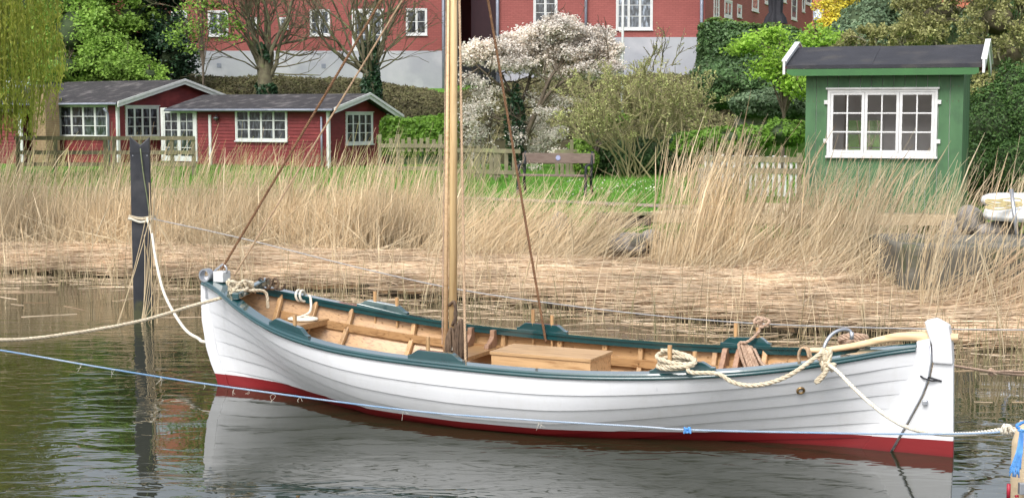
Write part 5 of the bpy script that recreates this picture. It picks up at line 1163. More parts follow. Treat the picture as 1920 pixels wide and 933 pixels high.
zb_ = P(1400, 300, 31)[2]
railfence("white slatted picket fence half hidden by tall reeds, left of the green cabin", 1322, 1506, 31, 30, [P(1400, 297, 31)[2], P(1400, 318, 31)[2]], [1330, 1500], P(1400, 285, 31)[2], (1324, 1504, 10.7, P(1400, 291, 31)[2], 'white'), name="picket_fence")
mb = MB(); p = P(1318, 380, 30.5); mb.box((-.1, -.1, 0), (.1, .1, P(1318, 322, 30.5)[2] - p[2])); mb.box((-.14, -.14, P(1318, 322, 30.5)[2] - p[2] + .002), (.14, .14, P(1318, 315, 30.5)[2] - p[2])); o = mb.build("gate_post", ['stone'], bevel=.01); o.location = tuple(p); tag(o, "grey gate post with flat cap left of the white picket fence", "post")
# white bits of a low fence left of post
def build_bench():
    a = P(978, 365, 32.7); b = P(1113, 365, 32.2); zg = float(terrain(a[0], a[1])); d = b - a; d[2] = 0; L = np.linalg.norm(d)
    r = thing("park_bench", "brown slatted park bench with black iron ends on the lawn below the blossom", "bench", (a[0], a[1], zg), atan2(d[1], d[0]))
    for k, (y, z) in enumerate(((-.42, .46), (-.32, .47), (-.22, .47), (-.12, .46))):
        mb = MB(); mb.box((.03, y - .04, z - .03), (L - .03, y + .04, z)); mb.build("seat_slat", ['bench'], r, bevel=.006)
    mb = MB(); mb.box((.0, .06, .70), (L, .09, .92)); mb.build("backrest", ['bench'], r, bevel=.008)
    mb = MB(); mb.tube([(L * .5, .055, .82), (L * .5, .045, .82)], [.055, .055], 16); mb.build("plaque", ['blue_pq'], r)
    for x in (.06, L - .06):
        mb = MB(); mb.tube(crom([(x, -.5, 0), (x, -.46, .25), (x, -.44, .45), (x, -.44, .62), (x, -.40, .66)], 4), .035, 8); mb.build("front_leg", ['iron'], r, smooth=True)
        mb = MB(); mb.tube(crom([(x, .12, 0), (x, .0, .3), (x, .02, .5), (x, .10, .96)], 4), .032, 8); mb.build("rear_leg", ['iron'], r, smooth=True)
        mb = MB(); mb.tube(crom([(x, -.46, .64), (x, -.2, .68), (x, .05, .66)], 4), .028, 8); mb.build("armrest", ['iron'], r, smooth=True)
        mb = MB(); mb.bar((x, -.45, .425), (x, .0, .425), .03, .03); mb.build("seat_bracket", ['iron'], r)
build_bench()
def rock(c, size, label, seed, mat='stone'):
    me = bpy.data.meshes.new("boulder"); bm = bmesh.new(); bmesh.ops.create_icosphere(bm, subdivisions=4, radius=1)
    for v in bm.verts:
        p = np.array(v.co); k = 1 + .22 * float(nz(p, 1.2, seed)) + .07 * float(nz(p, 3.4, seed + 3)) + .02 * float(nz(p, 9, seed)); q = p * k; q = np.sign(q) * np.abs(q) ** .85
        v.co = Vector(tuple(q * np.array(size)))
    bm.to_mesh(me); bm.free(); me.polygons.foreach_set('use_smooth', [True] * len(me.polygons)); o = link("boulder", me, None, [mat]); o.location = tuple(float(v) for v in c); return tag(o, label, "boulder", "boulders along the bank")
for x, y, Y, s, lb in ((1178, 455, 24.4, (.34, .25, .16), "pale grey rounded boulder lying in the reeds below the timber wall"), (1222, 448, 24.6, (.2, .2, .15), "smaller mossy boulder just right of the pale boulder"), (1050, 424, 25.4, (.16, .2, .26), "upright grey boulder in reeds left of the timber wall"), (1022, 432, 25.4, (.14, .15, .18), "small dark boulder beside the upright one"), (918, 432, 26.0, (.16, .15, .15), "half-hidden boulder at the lawn edge right of the mast"),
                     (1822, 410, 22.6, (.22, .2, .22), "brown boulder between cabin corner and white dinghy"), (1872, 432, 21.8, (.30, .25, .14), "flat reddish boulder under the white dinghy"), (1792, 432, 22.8, (.26, .22, .16), "boulder half under the end of the deck")):
    c = P(x, y, Y); rock(c, s, lb, x * .013)
# timber retaining wall
def retaining():
    a = P(1118, 440, 25.5); b = P(1222, 440, 25.4); zt = P(1160, 404, 25.5)[2]; r = thing("timber_retaining_wall", "low dark timber retaining wall at the lawn edge left of the deck", "wall", (a[0], a[1], 0.1))
    mb = MB(); mb.box((a[0], a[1] + .06, .1), (b[0] + .05, a[1] + .12, zt)); mb.build("backing", ['darkw'], r, world=True)
    n = 6; w_ = (b[0] - a[0]) / n
    for k in range(n):
        mb = MB(); x = a[0] + k * w_; mb.box((x + .008, a[1] + random.uniform(-.02, .0), .1), (x + w_ - .008, a[1] + .055, zt - random.uniform(.02, .06))); mb.build("board", ['darkw'], r, world=True, bevel=.006)
    mb = MB(); mb.box((a[0] - .05, a[1] - .04, zt + .002), (b[0] + .05, a[1] + .14, zt + .05)); mb.build("cap_beam", ['fence'], r, world=True, bevel=.006)
retaining()
def quay():
    a = P(1702, 520, 19.4); zt = .94; me = bpy.data.meshes.new("quay_wall"); bm = bmesh.new(); bmesh.ops.create_cube(bm, size=1)
    bmesh.ops.subdivide_edges(bm, edges=bm.edges, cuts=22, use_grid_fill=True); L, D, H = 6.0, 2.1, 1.5
    for v in bm.verts:
        p = np.array(v.co) * [L, D, H]; k = .035 * float(nz(p, 2.3)) + .015 * float(nz(p, 7)); q = p + np.array([k, k, k * .8]); v.co = Vector(tuple(q))
    bm.to_mesh(me); bm.free(); me.polygons.foreach_set('use_smooth', [True] * len(me.polygons)); o = link("quay_block", me, None, ['conc']); o.location = (float(a[0]) + L / 2, 19.4 + D / 2, zt - H / 2); tag(o, "old mossy concrete quay block behind the reed stalks at right", "quay")
quay()
def dinghy():
    c = P(1885, 412, 21.6); r = thing("pontoon_float", "two stacked white plastic floats lying upside down on the quay at the right edge", "float", c)
    def slab(x0, x1, y0, y1, z0, z1, nose):
        mb = MB(); pr = []
        for z, ins in ((z0, .05), (z0 + .05, .0), (z1 - .04, .02), (z1, .12)):
            pr.append([(x0 + ins + nose, y0 + ins, z), (x1, y0 + ins, z), (x1, y1 - ins, z), (x0 + ins + nose, y1 - ins, z), (x0 + ins, (y0 * .4 + y1 * .6) , z), (x0 + ins, (y0 * .6 + y1 * .4), z)])
        mb.grid(pr, close=True); mb.add(pr[-1], [(0, 1, 2, 3, 4, 5)]); mb.add(pr[0], [(5, 4, 3, 2, 1, 0)]); return mb
    slab(-.30, 2.2, -.5, .5, 0, .19, .25).build("lower_float", ['plastic'], r, bevel=.02); slab(-.22, 2.1, .0, .8, .192, .36, .2).build("upper_float", ['plastic'], r, bevel=.02)
    mb = MB(); mb.tube([tuple(P(1896, 355, 21.0)), tuple(P(1907, 440, 20.8))], .03, 8); o = mb.build("grey_pole", ['galv'], smooth=True); tag(o, "slim grey metal pole leaning beside the white floats", "pole")
    rope("yellow_rope", [P(1848 + 34 * (1 - cos(a)), 388 + 5 * sin(a * 1.3) - .5 * a, 21.15) for a in np.arange(0, 2 * pi * 4, .7)], .012, pm("yellow_rope_mat", (.62, .52, .28), (.5, .42, .22), 10, .8), "loose coil of yellowish rope thrown over the white floats", laid=False, n=5)
dinghy()
# near wooden pile with plate, red handle and blue tassel
def pile():
    c = P(1930, 860, 8.6); c[2] = 0; X0 = P(1913, 900, 8.55)[0]
    r = thing("mooring_pile", "pale wooden pile with a metal plate at the bottom right corner", "pile", (X0 + .13, 8.7, -1))
    mb = MB(); zt = P(1930, 806, 8.6)[2] + 1; mb.tube([(0, 0, -.2), (.0, 0, zt - .1), (.03, 0, zt + .0)], [.145, .13, .12], 18); mb.build("shaft", ['deckw'], r, smooth=True)
    z = P(1915, 917, 8.55)[2] + 1
    mb = MB(); mb.box((-.135, -.16, z - .03), (.06, -.125, z + .04)); mb.build("metal_plate", ['galv'], r, bevel=.004)
    mb = MB(); mb.tube([(-.15, -.13, z - .045), (-.13, -.13, z - .045)], .008, 6); mb.tube([(-.19, -.13, z - .06), (-.19, -.13, z + .03)], .012, 8); mb.build("red_handle", ['redplastic'], r, smooth=True)
    mb = MB(); rr = random.Random(7)
    for k in range(26):
        a = P(1916 + rr.uniform(-4, 5), 806, 8.55); m1 = P(1911 + rr.uniform(-5, 6), 845, 8.5); e = P(1905 + rr.uniform(-13, 9), 884 + rr.uniform(-8, 12), 8.5)
        mb.tube([np.array(p) - P(1916, 806, 8.55) for p in crom([a, m1, e], 6)], .004, 5)
    o = mb.build("rope_tassel", ['rope_bl'], smooth=True, fixn=False); o.location = tuple(P(1916, 806, 8.55)); tag(o, "frayed bright blue rope tassel hanging beside the wooden pile", "rope")
    rope("rope_loop", [P(1912, 803, 8.5), P(1906, 798, 8.5), P(1916, 792, 8.5), P(1928, 790, 8.45), P(1935, 800, 8.45), P(1922, 806, 8.45), P(1910, 806, 8.5)], .010, 'rope_bl', "blue rope loop at the top of the tassel", cat="rope")
pile()
# flagpole and parasol
mb = MB(); q = P(1166, 300, 52); q[2] = float(terrain(q[0], 52)); mb.tube([(0, 0, 0), (0, 0, 9)], [.06, .035], 10); o = mb.build("flagpole", ['white'], smooth=True); o.location = tuple(q); tag(o, "slim white flagpole in front of the right red building", "flagpole")
q = P(1454, 45, 60); par = thing("parasol", "closed black parasol above the tall hedge in front of the red wing", "parasol", q)
mb = MB(); rows = []
for z, rad in ((0, .42), (.25, .36), (.45, .24), (.9, .26), (1.6, .2), (2.4, .05)):
    rows.append([(rad * (1 + .18 * cos(6 * a)) * cos(a), rad * (1 + .18 * cos(6 * a)) * sin(a), z) for a in np.linspace(0, 2 * pi, 36, endpoint=False)])
mb.grid(rows, close=True); mb.build("canopy", ['black_cloth'], par, smooth=True)
mb = MB(); mb.tube([(0, 0, -2.5), (0, 0, 2.6)], .03, 8); mb.build("pole", ['iron'], par)

# ------------------------------------------------------------------ foliage tools
def ellip_points(n, c, r, shell=.5, gap=0.0, gf=1.0, seed=0):
    """points in an ellipsoid biased to its skin, with gaps from noise"""
    out = []; tot = 0; c = np.array(c, float); r = np.array(r, float)
    for _ in range(12):
        d = RNG.normal(size=(n * 2, 3)); d /= np.linalg.norm(d, axis=1)[:, None]
        rad = 1 - shell * RNG.random((n * 2, 1)) ** 1.6; rad *= 1 + .16 * nz(d * 3, 1, seed)[:, None] + .09 * nz(d * 8, 1, seed + 5)[:, None]
        p = c + d * rad * r
        if gap: p = p[nz(p, gf, seed + 2) > gap - 1]
        out.append(p); tot += len(p)
        if tot >= n: break
    p = np.concatenate(out)[:n]; return p
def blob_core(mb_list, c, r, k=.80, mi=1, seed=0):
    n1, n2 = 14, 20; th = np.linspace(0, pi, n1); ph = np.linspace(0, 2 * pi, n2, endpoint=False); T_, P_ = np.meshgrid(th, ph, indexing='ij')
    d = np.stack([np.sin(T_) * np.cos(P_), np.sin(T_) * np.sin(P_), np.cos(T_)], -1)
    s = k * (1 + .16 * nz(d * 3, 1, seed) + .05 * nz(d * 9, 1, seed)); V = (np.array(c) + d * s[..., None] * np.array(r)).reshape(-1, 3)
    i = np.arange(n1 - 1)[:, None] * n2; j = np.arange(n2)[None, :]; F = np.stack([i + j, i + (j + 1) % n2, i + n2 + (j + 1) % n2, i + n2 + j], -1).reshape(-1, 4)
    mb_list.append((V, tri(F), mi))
def pxe(x, y, rx, ry, Y, rd):
    """ellipsoid from a pixel ellipse at depth Y"""
    c = P(x, y, Y); s = Y / FPX; return c, (rx * s, rd, ry * s)
def shrub(name, label, cat, blobs, mat, n, size, core='core', corek=.78, shell=.4, gap=0, gf=1.0, stem=True, group=None, asp=.55, extra=None, up=.3):
    """blobs: (x,y,rx,ry,Y,rd) in photo pixels/depth"""
    E_ = [pxe(*b) for b in blobs]; vol = np.array([e[1][0] * e[1][2] + e[1][0] * e[1][1] for e in E_]); vol /= vol.sum()
    c0 = E_[0][0]; base = np.array([c0[0], c0[1], float(terrain(c0[0], c0[1]))])
    r = thing(name, label, cat, base, 0, group); parts = []
    for k, ((c, rad), v) in enumerate(zip(E_, vol)):
        p = ellip_points(max(20, int(n * v)), c, rad, shell, gap, gf, k * 1.3); nr = (p - c) / np.array(rad) ; nr /= np.linalg.norm(nr, axis=1)[:, None] + 1e-9
        V, F = rand_rot_quads(p, size, asp, nrm=nr * .8 + np.array([0, 0, up])); parts.append((V, F, 0))
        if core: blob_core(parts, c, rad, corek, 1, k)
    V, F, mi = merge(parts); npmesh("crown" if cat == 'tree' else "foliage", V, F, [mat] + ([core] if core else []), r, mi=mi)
    if stem:
        mb = MB()
        for (c, rad) in E_[:6]:
            for q in range(3):
                t = c + np.array([random.uniform(-.5, .5) * rad[0], random.uniform(-.3, .3) * rad[1], rad[2] * .3]); b0 = base + np.array([random.uniform(-.1, .1), random.uniform(-.1, .1), -.1])
                mb.tube(crom([b0, (b0 + t) / 2 + np.array([0, 0, .2]), t], 4), [.05 * (1 - .09 * i) for i in range(9)], 5)
        mb.build("stem", ['bark_d'], r, world=True, smooth=True)
    return r
def grow(out, p, d, L, r, depth, rng, spread=.5, upb=.25, kids=3, wob=.12, minr=.006, ratio=.62, tips=None):
    n = 5; pts = [p]; rs = [r]; q = p.copy(); dd = d.copy()
    for i in range(n):
        dd = dd + rng.normal(size=3) * wob + np.array([0, 0, upb * .15]); dd /= np.linalg.norm(dd); q = q + dd * L / n; pts.append(q.copy()); rs.append(max(minr, r * (1 - .5 * (i + 1) / n)))
    out.append((pts, rs))
    if tips is not None and depth <= 1: tips += pts[2:]
    if depth <= 0: return
    for k in range(kids):
        i = rng.integers(2, n + 1); nd = dd + rng.normal(size=3) * spread + np.array([0, 0, upb]); nd /= np.linalg.norm(nd)
        grow(out, pts[i], nd, L * ratio * rng.uniform(.7, 1.15), max(minr, rs[i] * .62), depth - 1, rng, spread, upb, kids, wob, minr, ratio, tips)
def tubes_mesh(mb, br, sides=5):
    for pts, rs in br: mb.tube(pts, rs, sides if rs[0] > .02 else 3, caps=False)

# two bare ivy-footed trees behind the right cottage
def bare_tree(x, ybase, Y, label, seed, sc=1.0):
    rng = np.random.default_rng(seed); b = P(x, ybase, Y); b[2] = float(terrain(b[0], Y)) ; top = P(x, ybase - 60, Y)
    r = thing("bare_tree", label, "tree", b, 0, "bare trees behind the cottages"); H0 = P(x, 118, Y)[2] - b[2]
    br = []; head = b + np.array([0, 0, H0]); br.append(([b + np.array([0, 0, -.2]), b + np.array([.03, 0, H0 * .5]), head, head + np.array([0, 0, .5])], [.34 * sc, .29 * sc, .30 * sc, .12 * sc]))
    for k in range(16):
        a = k * 2 * pi / 16 + rng.uniform(-.3, .3); out_ = rng.uniform(.25, 1.0); d = np.array([cos(a) * out_, sin(a) * out_ * .5, rng.uniform(.75, 1.6)]); d /= np.linalg.norm(d)
        grow(br, head + np.array([cos(a) * .25, sin(a) * .2, rng.uniform(-.5, .4)]), d, rng.uniform(2.2, 4.4) * sc, rng.uniform(.035, .095) * sc, 3, rng, .5, .22, 4, .2, .0085, .62)
    for k in range(6):
        a = rng.uniform(0, 2 * pi); d = np.array([cos(a) * 1.2, -abs(sin(a)) * .4, .25]); d /= np.linalg.norm(d); grow(br, head - np.array([0, 0, rng.uniform(0, .6)]), d, 2.2 * sc, .035, 2, rng, .4, .15, 3, .14, .009, .6)
    mb = MB(); tubes_mesh(mb, br, 7); mb.build("trunk", ['bark'], r, world=True, smooth=True, fixn=False)
    n = 6500; t = RNG.random(n) ; th = RNG.random(n) * 2 * pi; zz = t * (H0 + .9) - .1; R = (.40 + .10 * np.sin(th * 3 + zz * 3)) * sc * (1 - .25 * t) * RNG.uniform(.9, 1.12, n); p = b + np.stack([R * np.cos(th), R * np.sin(th), zz], 1)
    p = p[(nz(p, 1.6, seed) > -.75 + t * .9)]
    V, F = rand_rot_quads(p, .075, .7, nrm=(p - b) * [1, 1, .1]); npmesh("ivy", V, F, ['ivy'], r)
bare_tree(497, 175, 58, "bare many-stemmed tree with ivy on its trunk, left one behind the cottages", 11)
bare_tree(694, 178, 56, "bare many-stemmed tree with ivy on its trunk, right one beside the forestay", 24, .95)

# willow
def willow():
    b = P(-300, 300, 38); b[2] = float(terrain(b[0], 38)); r = thing("weeping_willow", "weeping willow with hanging yellow-green strands at the left edge", "tree", b)
    rng = np.random.default_rng(3); mb = MB(); cr = b + np.array([0, 0, 5.5]); br = [([b - (0, 0, .3), b + (0, 0, 2), b + np.array([.2, 0, 4.0])], [.45, .36, .3])]
    for k in range(9):
        a = k * .7; grow(br, b + np.array([.1, 0, 3.6]), np.array([cos(a), sin(a), 1.0]) / 1.4, 3.6, .16, 2, rng, .5, .2, 3)
    tubes_mesh(mb, br, 7); mb.build("trunk", ['bark'], r, world=True, smooth=True, fixn=False)
    n = 1300; a = rng.uniform(0, 2 * pi, n); rad = 5.3 * np.sqrt(rng.uniform(.12, 1, n)) * (1 + .05 * np.sin(a * 7)); x = b[0] + rad * np.cos(a) * .98; y = b[1] + rad * np.sin(a) * .8
    ztop = b[2] + 4.2 + 6.5 * np.sqrt(np.clip(1 - (rad / 5.6) ** 2, 0, 1)); zbot = b[2] + .75 + .9 * rng.random(n) ** 1.3 + .5 * np.sin(a * 9) ** 2 + np.clip(rad - 4.6, 0, 2) * .9
    k = 9; t = np.linspace(0, 1, k)[None, :]; pts = np.stack([x[:, None] + .25 * (x - b[0])[:, None] * .12 * np.sin(t * 3) + .06 * np.sin(t * 9 + a[:, None] * 5), y[:, None] + .05 * np.cos(t * 8 + a[:, None]), ztop[:, None] + (zbot - ztop)[:, None] * t], -1)
    V1, F1 = curves_mesh(pts, np.full((n, k), .009)); 
    m = 62; tt = rng.random((n, m)); idx = tt * (k - 1); i0 = idx.astype(int); f = (idx - i0)[..., None]; q = np.take_along_axis(pts, i0[..., None].repeat(3, -1), 1) * (1 - f) + np.take_along_axis(pts, np.minimum(i0 + 1, k - 1)[..., None].repeat(3, -1), 1) * f
    q = (q + rng.normal(size=q.shape) * .07).reshape(-1, 3); cN = len(q)
    d = np.stack([rng.normal(size=cN) * .5, rng.normal(size=cN) * .5, -1 + 0 * rng.normal(size=cN)], 1); d /= np.linalg.norm(d, axis=1)[:, None]; s = np.cross(d, rng.normal(size=(cN, 3))); s /= np.linalg.norm(s, axis=1)[:, None]
    L = .065 * rng.uniform(.7, 1.3, (cN, 1)); V2 = np.stack([q - d * L, q + s * L * .3, q + d * L, q - s * L * .3], 1).reshape(-1, 3); i = np.arange(cN)[:, None] * 4; F2 = np.concatenate([i + [0, 1, 2], i + [0, 2, 3]])
    V, F, mi = merge([(V1, tri(F1), 0), (V2, F2, 0)]); npmesh("crown", V, F, ['willow'], r, mi=mi)
willow()

# trees behind the left cottage
def leafy_tree(label, blobs, mat, n, size, seed, trunk_r=.25, core='core', corek=.52, gap=.75, gf=1.4, name="leafy_tree", shell=.55):
    E_ = [pxe(*b) for b in blobs]; c0 = np.mean([e[0] for e in E_], 0); b = np.array([c0[0], E_[0][0][1], float(terrain(c0[0], E_[0][0][1]))]); r = thing(name, label, "tree", b); rng = np.random.default_rng(seed)
    # each blob is broken into many small leafy tufts so the outline is uneven
    parts = []; vol = np.array([e[1][0] * e[1][2] for e in E_]); vol /= vol.sum()
    for k, ((c, rad), v) in enumerate(zip(E_, vol)):
        nt_ = max(6, int(150 * v ** .9)); tuft = ellip_points(nt_, c, rad, .45, 0, 1, seed + k); m = int(n * v / nt_) + 1; rr = np.array(rad) * .20 + .10
        p = (tuft[:, None, :] + rng.normal(size=(nt_, m, 3)) * rr * np.array([.8, .8, .45])).reshape(-1, 3)
        if gap: p = p[nz(p, gf, seed) > gap - 1.3]
        V, F = rand_rot_quads(p, size, .6, nrm=np.tile(np.array([[0, -.35, .8]]), (len(p), 1))); parts.append((V, F, 0))
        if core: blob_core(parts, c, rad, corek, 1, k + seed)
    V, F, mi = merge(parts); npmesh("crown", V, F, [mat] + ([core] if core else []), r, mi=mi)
    mb = MB(); br = [([b - (0, 0, .3), (b + c0) / 2, c0], [trunk_r, trunk_r * .8, trunk_r * .5])]
    for (c, rad) in E_: br.append(([(b + c0) / 2, (c + c0) / 2, c], [trunk_r * .5, trunk_r * .3, .03])); grow(br, c, np.array([0, -.2, 1.0]), rad[2] * .9, .05, 2, rng, .7, .1, 3)
    tubes_mesh(mb, br, 6); mb.build("trunk", ['bark_d'], r, world=True, smooth=True, fixn=False); return r
leafy_tree("fresh green maple crown behind the left cottage roof, nearest the willow", [(150, 60, 75, 70, 60, 2.2), (120, 130, 50, 40, 59, 1.8), (200, 110, 55, 45, 59, 1.6), (190, -20, 70, 50, 61, 2), (250, 30, 40, 50, 61, 1.5), (130, -90, 85, 80, 61, 2.5), (210, -130, 70, 70, 61, 2.5)], 'fresh', 38000, .085, 1)
leafy_tree("dark ivy-covered tree behind the left gable", [(300, 50, 45, 60, 62, 1.5), (322, 110, 38, 45, 61, 1.4), (275, 110, 40, 50, 61.5, 1.4), (290, -30, 60, 50, 62, 1.6), (235, 70, 30, 40, 62, 1)], 'ivy', 20000, .09, 2, gap=.6)
leafy_tree("bright green bush in front of the ivy-covered tree", [(240, 128, 45, 28, 57.5, 1), (205, 90, 30, 25, 58, .8), (280, 140, 25, 20, 57.5, .8)], 'fresh', 9000, .07, 3, trunk_r=.08, name="leafy_bush")
leafy_tree("thin branching shrub with sparse young leaves left of the first bare tree", [(385, 25, 40, 30, 57, .8), (350, 70, 35, 30, 57, .8), (420, 60, 30, 20, 57, .8), (360, -70, 60, 40, 57, 1.2), (410, -130, 75, 60, 57, 1.4), (340, -190, 60, 60, 57, 1.4)], 'fresh', 6500, .07, 5, trunk_r=.05, core=None, name="young_shrub", gap=0)

leafy_tree("dark shrubs filling the gap behind the left cottage roof", [(40, 110, 60, 50, 63, 1), (120, 130, 60, 35, 63, 1), (190, 135, 50, 30, 63, 1), (30, 30, 60, 60, 64, 1), (110, 20, 60, 60, 65, 1)], 'fresh', 16000, .08, 61, trunk_r=.08, name="leafy_bush", corek=.75)
# clipped mound of brown ground cover below the buildings
def mound(label, top, bot, Yt, Yb, n, seed, mat='mound'):
    xs = np.linspace(top[0][0], top[-1][0], 70); ty = np.interp(xs, *zip(*top)); by = np.interp(xs, *zip(*bot)); R = 16; V = np.zeros((R + 1, 70, 3))
    for j in range(R + 1):
        f = j / R; Y = Yb + (Yt - Yb) * f ** 1.0
        for i, x in enumerate(xs):
            y = by[i] + (ty[i] - by[i]) * (1 - (1 - f) ** 1.7); V[j, i] = P(x, y, Y)
    V = V + .12 * nz(V, 1.1, seed)[..., None] * np.array([0, -.3, 1]); Vf = V.reshape(-1, 3); c = 70; i = np.arange(R)[:, None] * c + np.arange(c - 1)[None, :]; F = np.stack([i, i + 1, i + c + 1, i + c], -1).reshape(-1, 4)
    # skirt down and a back so the mound is a closed body
    base = thing("clipped_hedge_mound", label, "hedge", (float(Vf[:, 0].mean()), Yb, float(terrain(Vf[:, 0].mean(), Yb))))
    fr = V[0]; lo = fr.copy(); lo[:, 2] = .6; bk = V[-1]; lob = bk.copy(); lob[:, 2] = .6; S = np.concatenate([fr, lo, bk, lob]); k = np.arange(c - 1); F2 = np.concatenate([np.stack([k, k + c, k + c + 1, k + 1], -1), np.stack([k + 2 * c, k + 2 * c + 1, k + 3 * c + 1, k + 3 * c], -1)])
    i = RNG.integers(0, R, n); j = RNG.integers(0, c - 1, n); a = RNG.random((n, 1)); b = RNG.random((n, 1)); p = (V[i, j] * (1 - a) + V[i + 1, j] * a) * (1 - b) + (V[i, j + 1] * (1 - a) + V[i + 1, j + 1] * a) * b
    p = p + RNG.normal(size=p.shape) * .04 + np.array([0, -.02, .05]) * (1 + nz(p, 5, seed))[:, None]
    LV, LF = rand_rot_quads(p, .085, .4, nrm=np.tile(np.array([[0, -.5, .8]]), (n, 1))); VV, FF, mi = merge([(LV, LF, 0), (Vf, tri(F), 1), (S, tri(F2), 1)])
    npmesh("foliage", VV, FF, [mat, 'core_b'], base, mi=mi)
mound("low brown-green clipped mound below the left red building", [(200, 148), (345, 146), (500, 147), (650, 149), (720, 156), (780, 168), (840, 183), (900, 192)], [(200, 250), (900, 262)], 66, 56, 34000, 1)
mound("low brown-green clipped mound below the right red building", [(845, 176), (940, 163), (1000, 150), (1060, 145), (1320, 144), (1370, 180), (1420, 200)], [(845, 262), (1420, 262)], 61, 52, 30000, 2)
# bright hedge behind the boarded fence
def boxhedge(label, x0, x1, yt, yb, Y, D, mat, n, size, seed, name="clipped_hedge", core='core', bump=.12, topmat=None, topcurve=None):
    a, b = P(x0, yb, Y), P(x1, yb, Y); zt = P((x0 + x1) / 2, yt, Y)[2]; zb = min(P(0, yb, Y)[2], zt - .3); base = np.array([(a[0] + b[0]) / 2, Y, zb]); r = thing(name, label, "hedge", base)
    L = b[0] - a[0]; H = zt - zb; faces = RNG.choice(3, n, p=np.array([L * H, L * D, D * H * 2]) / (L * H + L * D + 2 * D * H)); u = RNG.random(n); v = RNG.random(n); p = np.zeros((n, 3)); nr = np.zeros((n, 3))
    tc = (lambda f: np.interp(f, *zip(*topcurve))) if topcurve else (lambda f: f * 0 + 1.0)
    f0 = faces == 0; p[f0] = np.stack([u * L, u * 0, v * H * tc(u)], 1)[f0]; nr[f0] = (0, -1, .3)
    f1 = faces == 1; p[f1] = np.stack([u * L, v * D, tc(u) * H], 1)[f1]; nr[f1] = (0, -.2, 1)
    f2 = faces == 2; sd_ = RNG.random(n) < .5; p[f2] = np.stack([sd_ * L, u * D, v * H * tc(sd_ * 1.0)], 1)[f2]; nr[f2] = np.stack([sd_ * 2. - 1, 0 * u, .2 + 0 * u], 1)[f2]
    p += np.array([a[0], Y, zb]); p += nr * (bump * nz(p, 1.7, seed) + .06 * nz(p, 5, seed) + RNG.normal(size=n) * .03)[:, None] + RNG.normal(size=(n, 3)) * .02
    V, F = rand_rot_quads(p, size, .6, nrm=nr); parts = [(V, F, 0)] if topmat is None else [(V, F, 0)]
    g = 24; xs = np.linspace(0, 1, g); q = .10
    V3 = np.array([[(x * (L - 2 * q) + q, y, z * tc(x)) for (y, z) in ((q, -.3), (q, H - q * 1.5), (D - q, H - q * 1.5), (D - q, -.3))] for x in xs]).reshape(-1, 3) + np.array([a[0], Y, zb])
    i = np.arange(g - 1)[:, None] * 4 + np.arange(3)[None, :]; F3 = np.stack([i, i + 1, i + 5, i + 4], -1).reshape(-1, 4); F3 = np.concatenate([F3, [[0, 3, 2, 1]], [[(g - 1) * 4, (g - 1) * 4 + 1, (g - 1) * 4 + 2, (g - 1) * 4 + 3]]]); parts.append((V3, tri(F3), 1))
    mats = [mat, core]
    VV, FF, mi = merge(parts)
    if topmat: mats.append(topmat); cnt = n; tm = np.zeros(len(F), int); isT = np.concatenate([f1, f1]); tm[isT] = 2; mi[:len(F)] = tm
    npmesh("foliage", VV, FF, mats, r, mi=mi); return r
boxhedge("bright green hedge behind the boarded fence, right of the cottage gable", 716, 850, 224, 290, 46, 1.4, 'brightH', 9000, .075, 1)
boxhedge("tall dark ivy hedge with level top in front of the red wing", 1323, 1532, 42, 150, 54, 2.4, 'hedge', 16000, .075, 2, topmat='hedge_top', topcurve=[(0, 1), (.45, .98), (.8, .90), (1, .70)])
shrub("clipped_hedge", "rounded dark green clipped hedge bulging below the tall ivy hedge", "hedge", [(1400, 160, 92, 48, 48, 1.5), (1340, 140, 40, 26, 48.5, 1.2), (1470, 180, 60, 50, 47.5, 1.3)], 'hedge', 16000, .065, stem=False, shell=.12, corek=.88)
shrub("clipped_hedge", "low greyish spread of clipped hedge left of the cabin wall", "hedge", [(1440, 195, 70, 28, 46, 1.2), (1505, 190, 40, 30, 46, 1)], 'hedge_g', 9000, .06, stem=False, shell=.12, corek=.86)
mb = MB(); q = P(1380, 216, 46.3); mb.box((0, 0, -.5), (3.2, .3, .1)); o = mb.build("stone_edging", ['stone'], bevel=.03); o.location = tuple(q); tag(o, "low grey stone edging under the greyish hedge left of the cabin", "wall")
leafy_tree("small lime-green maple left of the cabin roof", [(1420, 80, 45, 18, 43, .6), (1385, 92, 25, 10, 43, .4), (1470, 105, 45, 20, 42.5, .7), (1440, 130, 35, 18, 42.5, .6), (1495, 150, 30, 14, 42, .5), (1530, 70, 30, 20, 43, .5), (1500, 170, 25, 12, 42, .4), (1450, 60, 20, 12, 43, .4), (1575, 80, 25, 14, 43, .4)], 'lime', 5200, .06, 8, trunk_r=.07, core=None, name="maple_tree", gap=.5)
shrub("green_bush", "light green low shrubs between the tall reeds and the greyish hedge", "shrub", [(1350, 262, 50, 24, 38, .8), (1410, 258, 45, 22, 38, .8), (1470, 250, 45, 26, 38, .8), (1300, 270, 40, 25, 38.5, .8)], 'brightH', 9000, .06, gap=.5, gf=2)
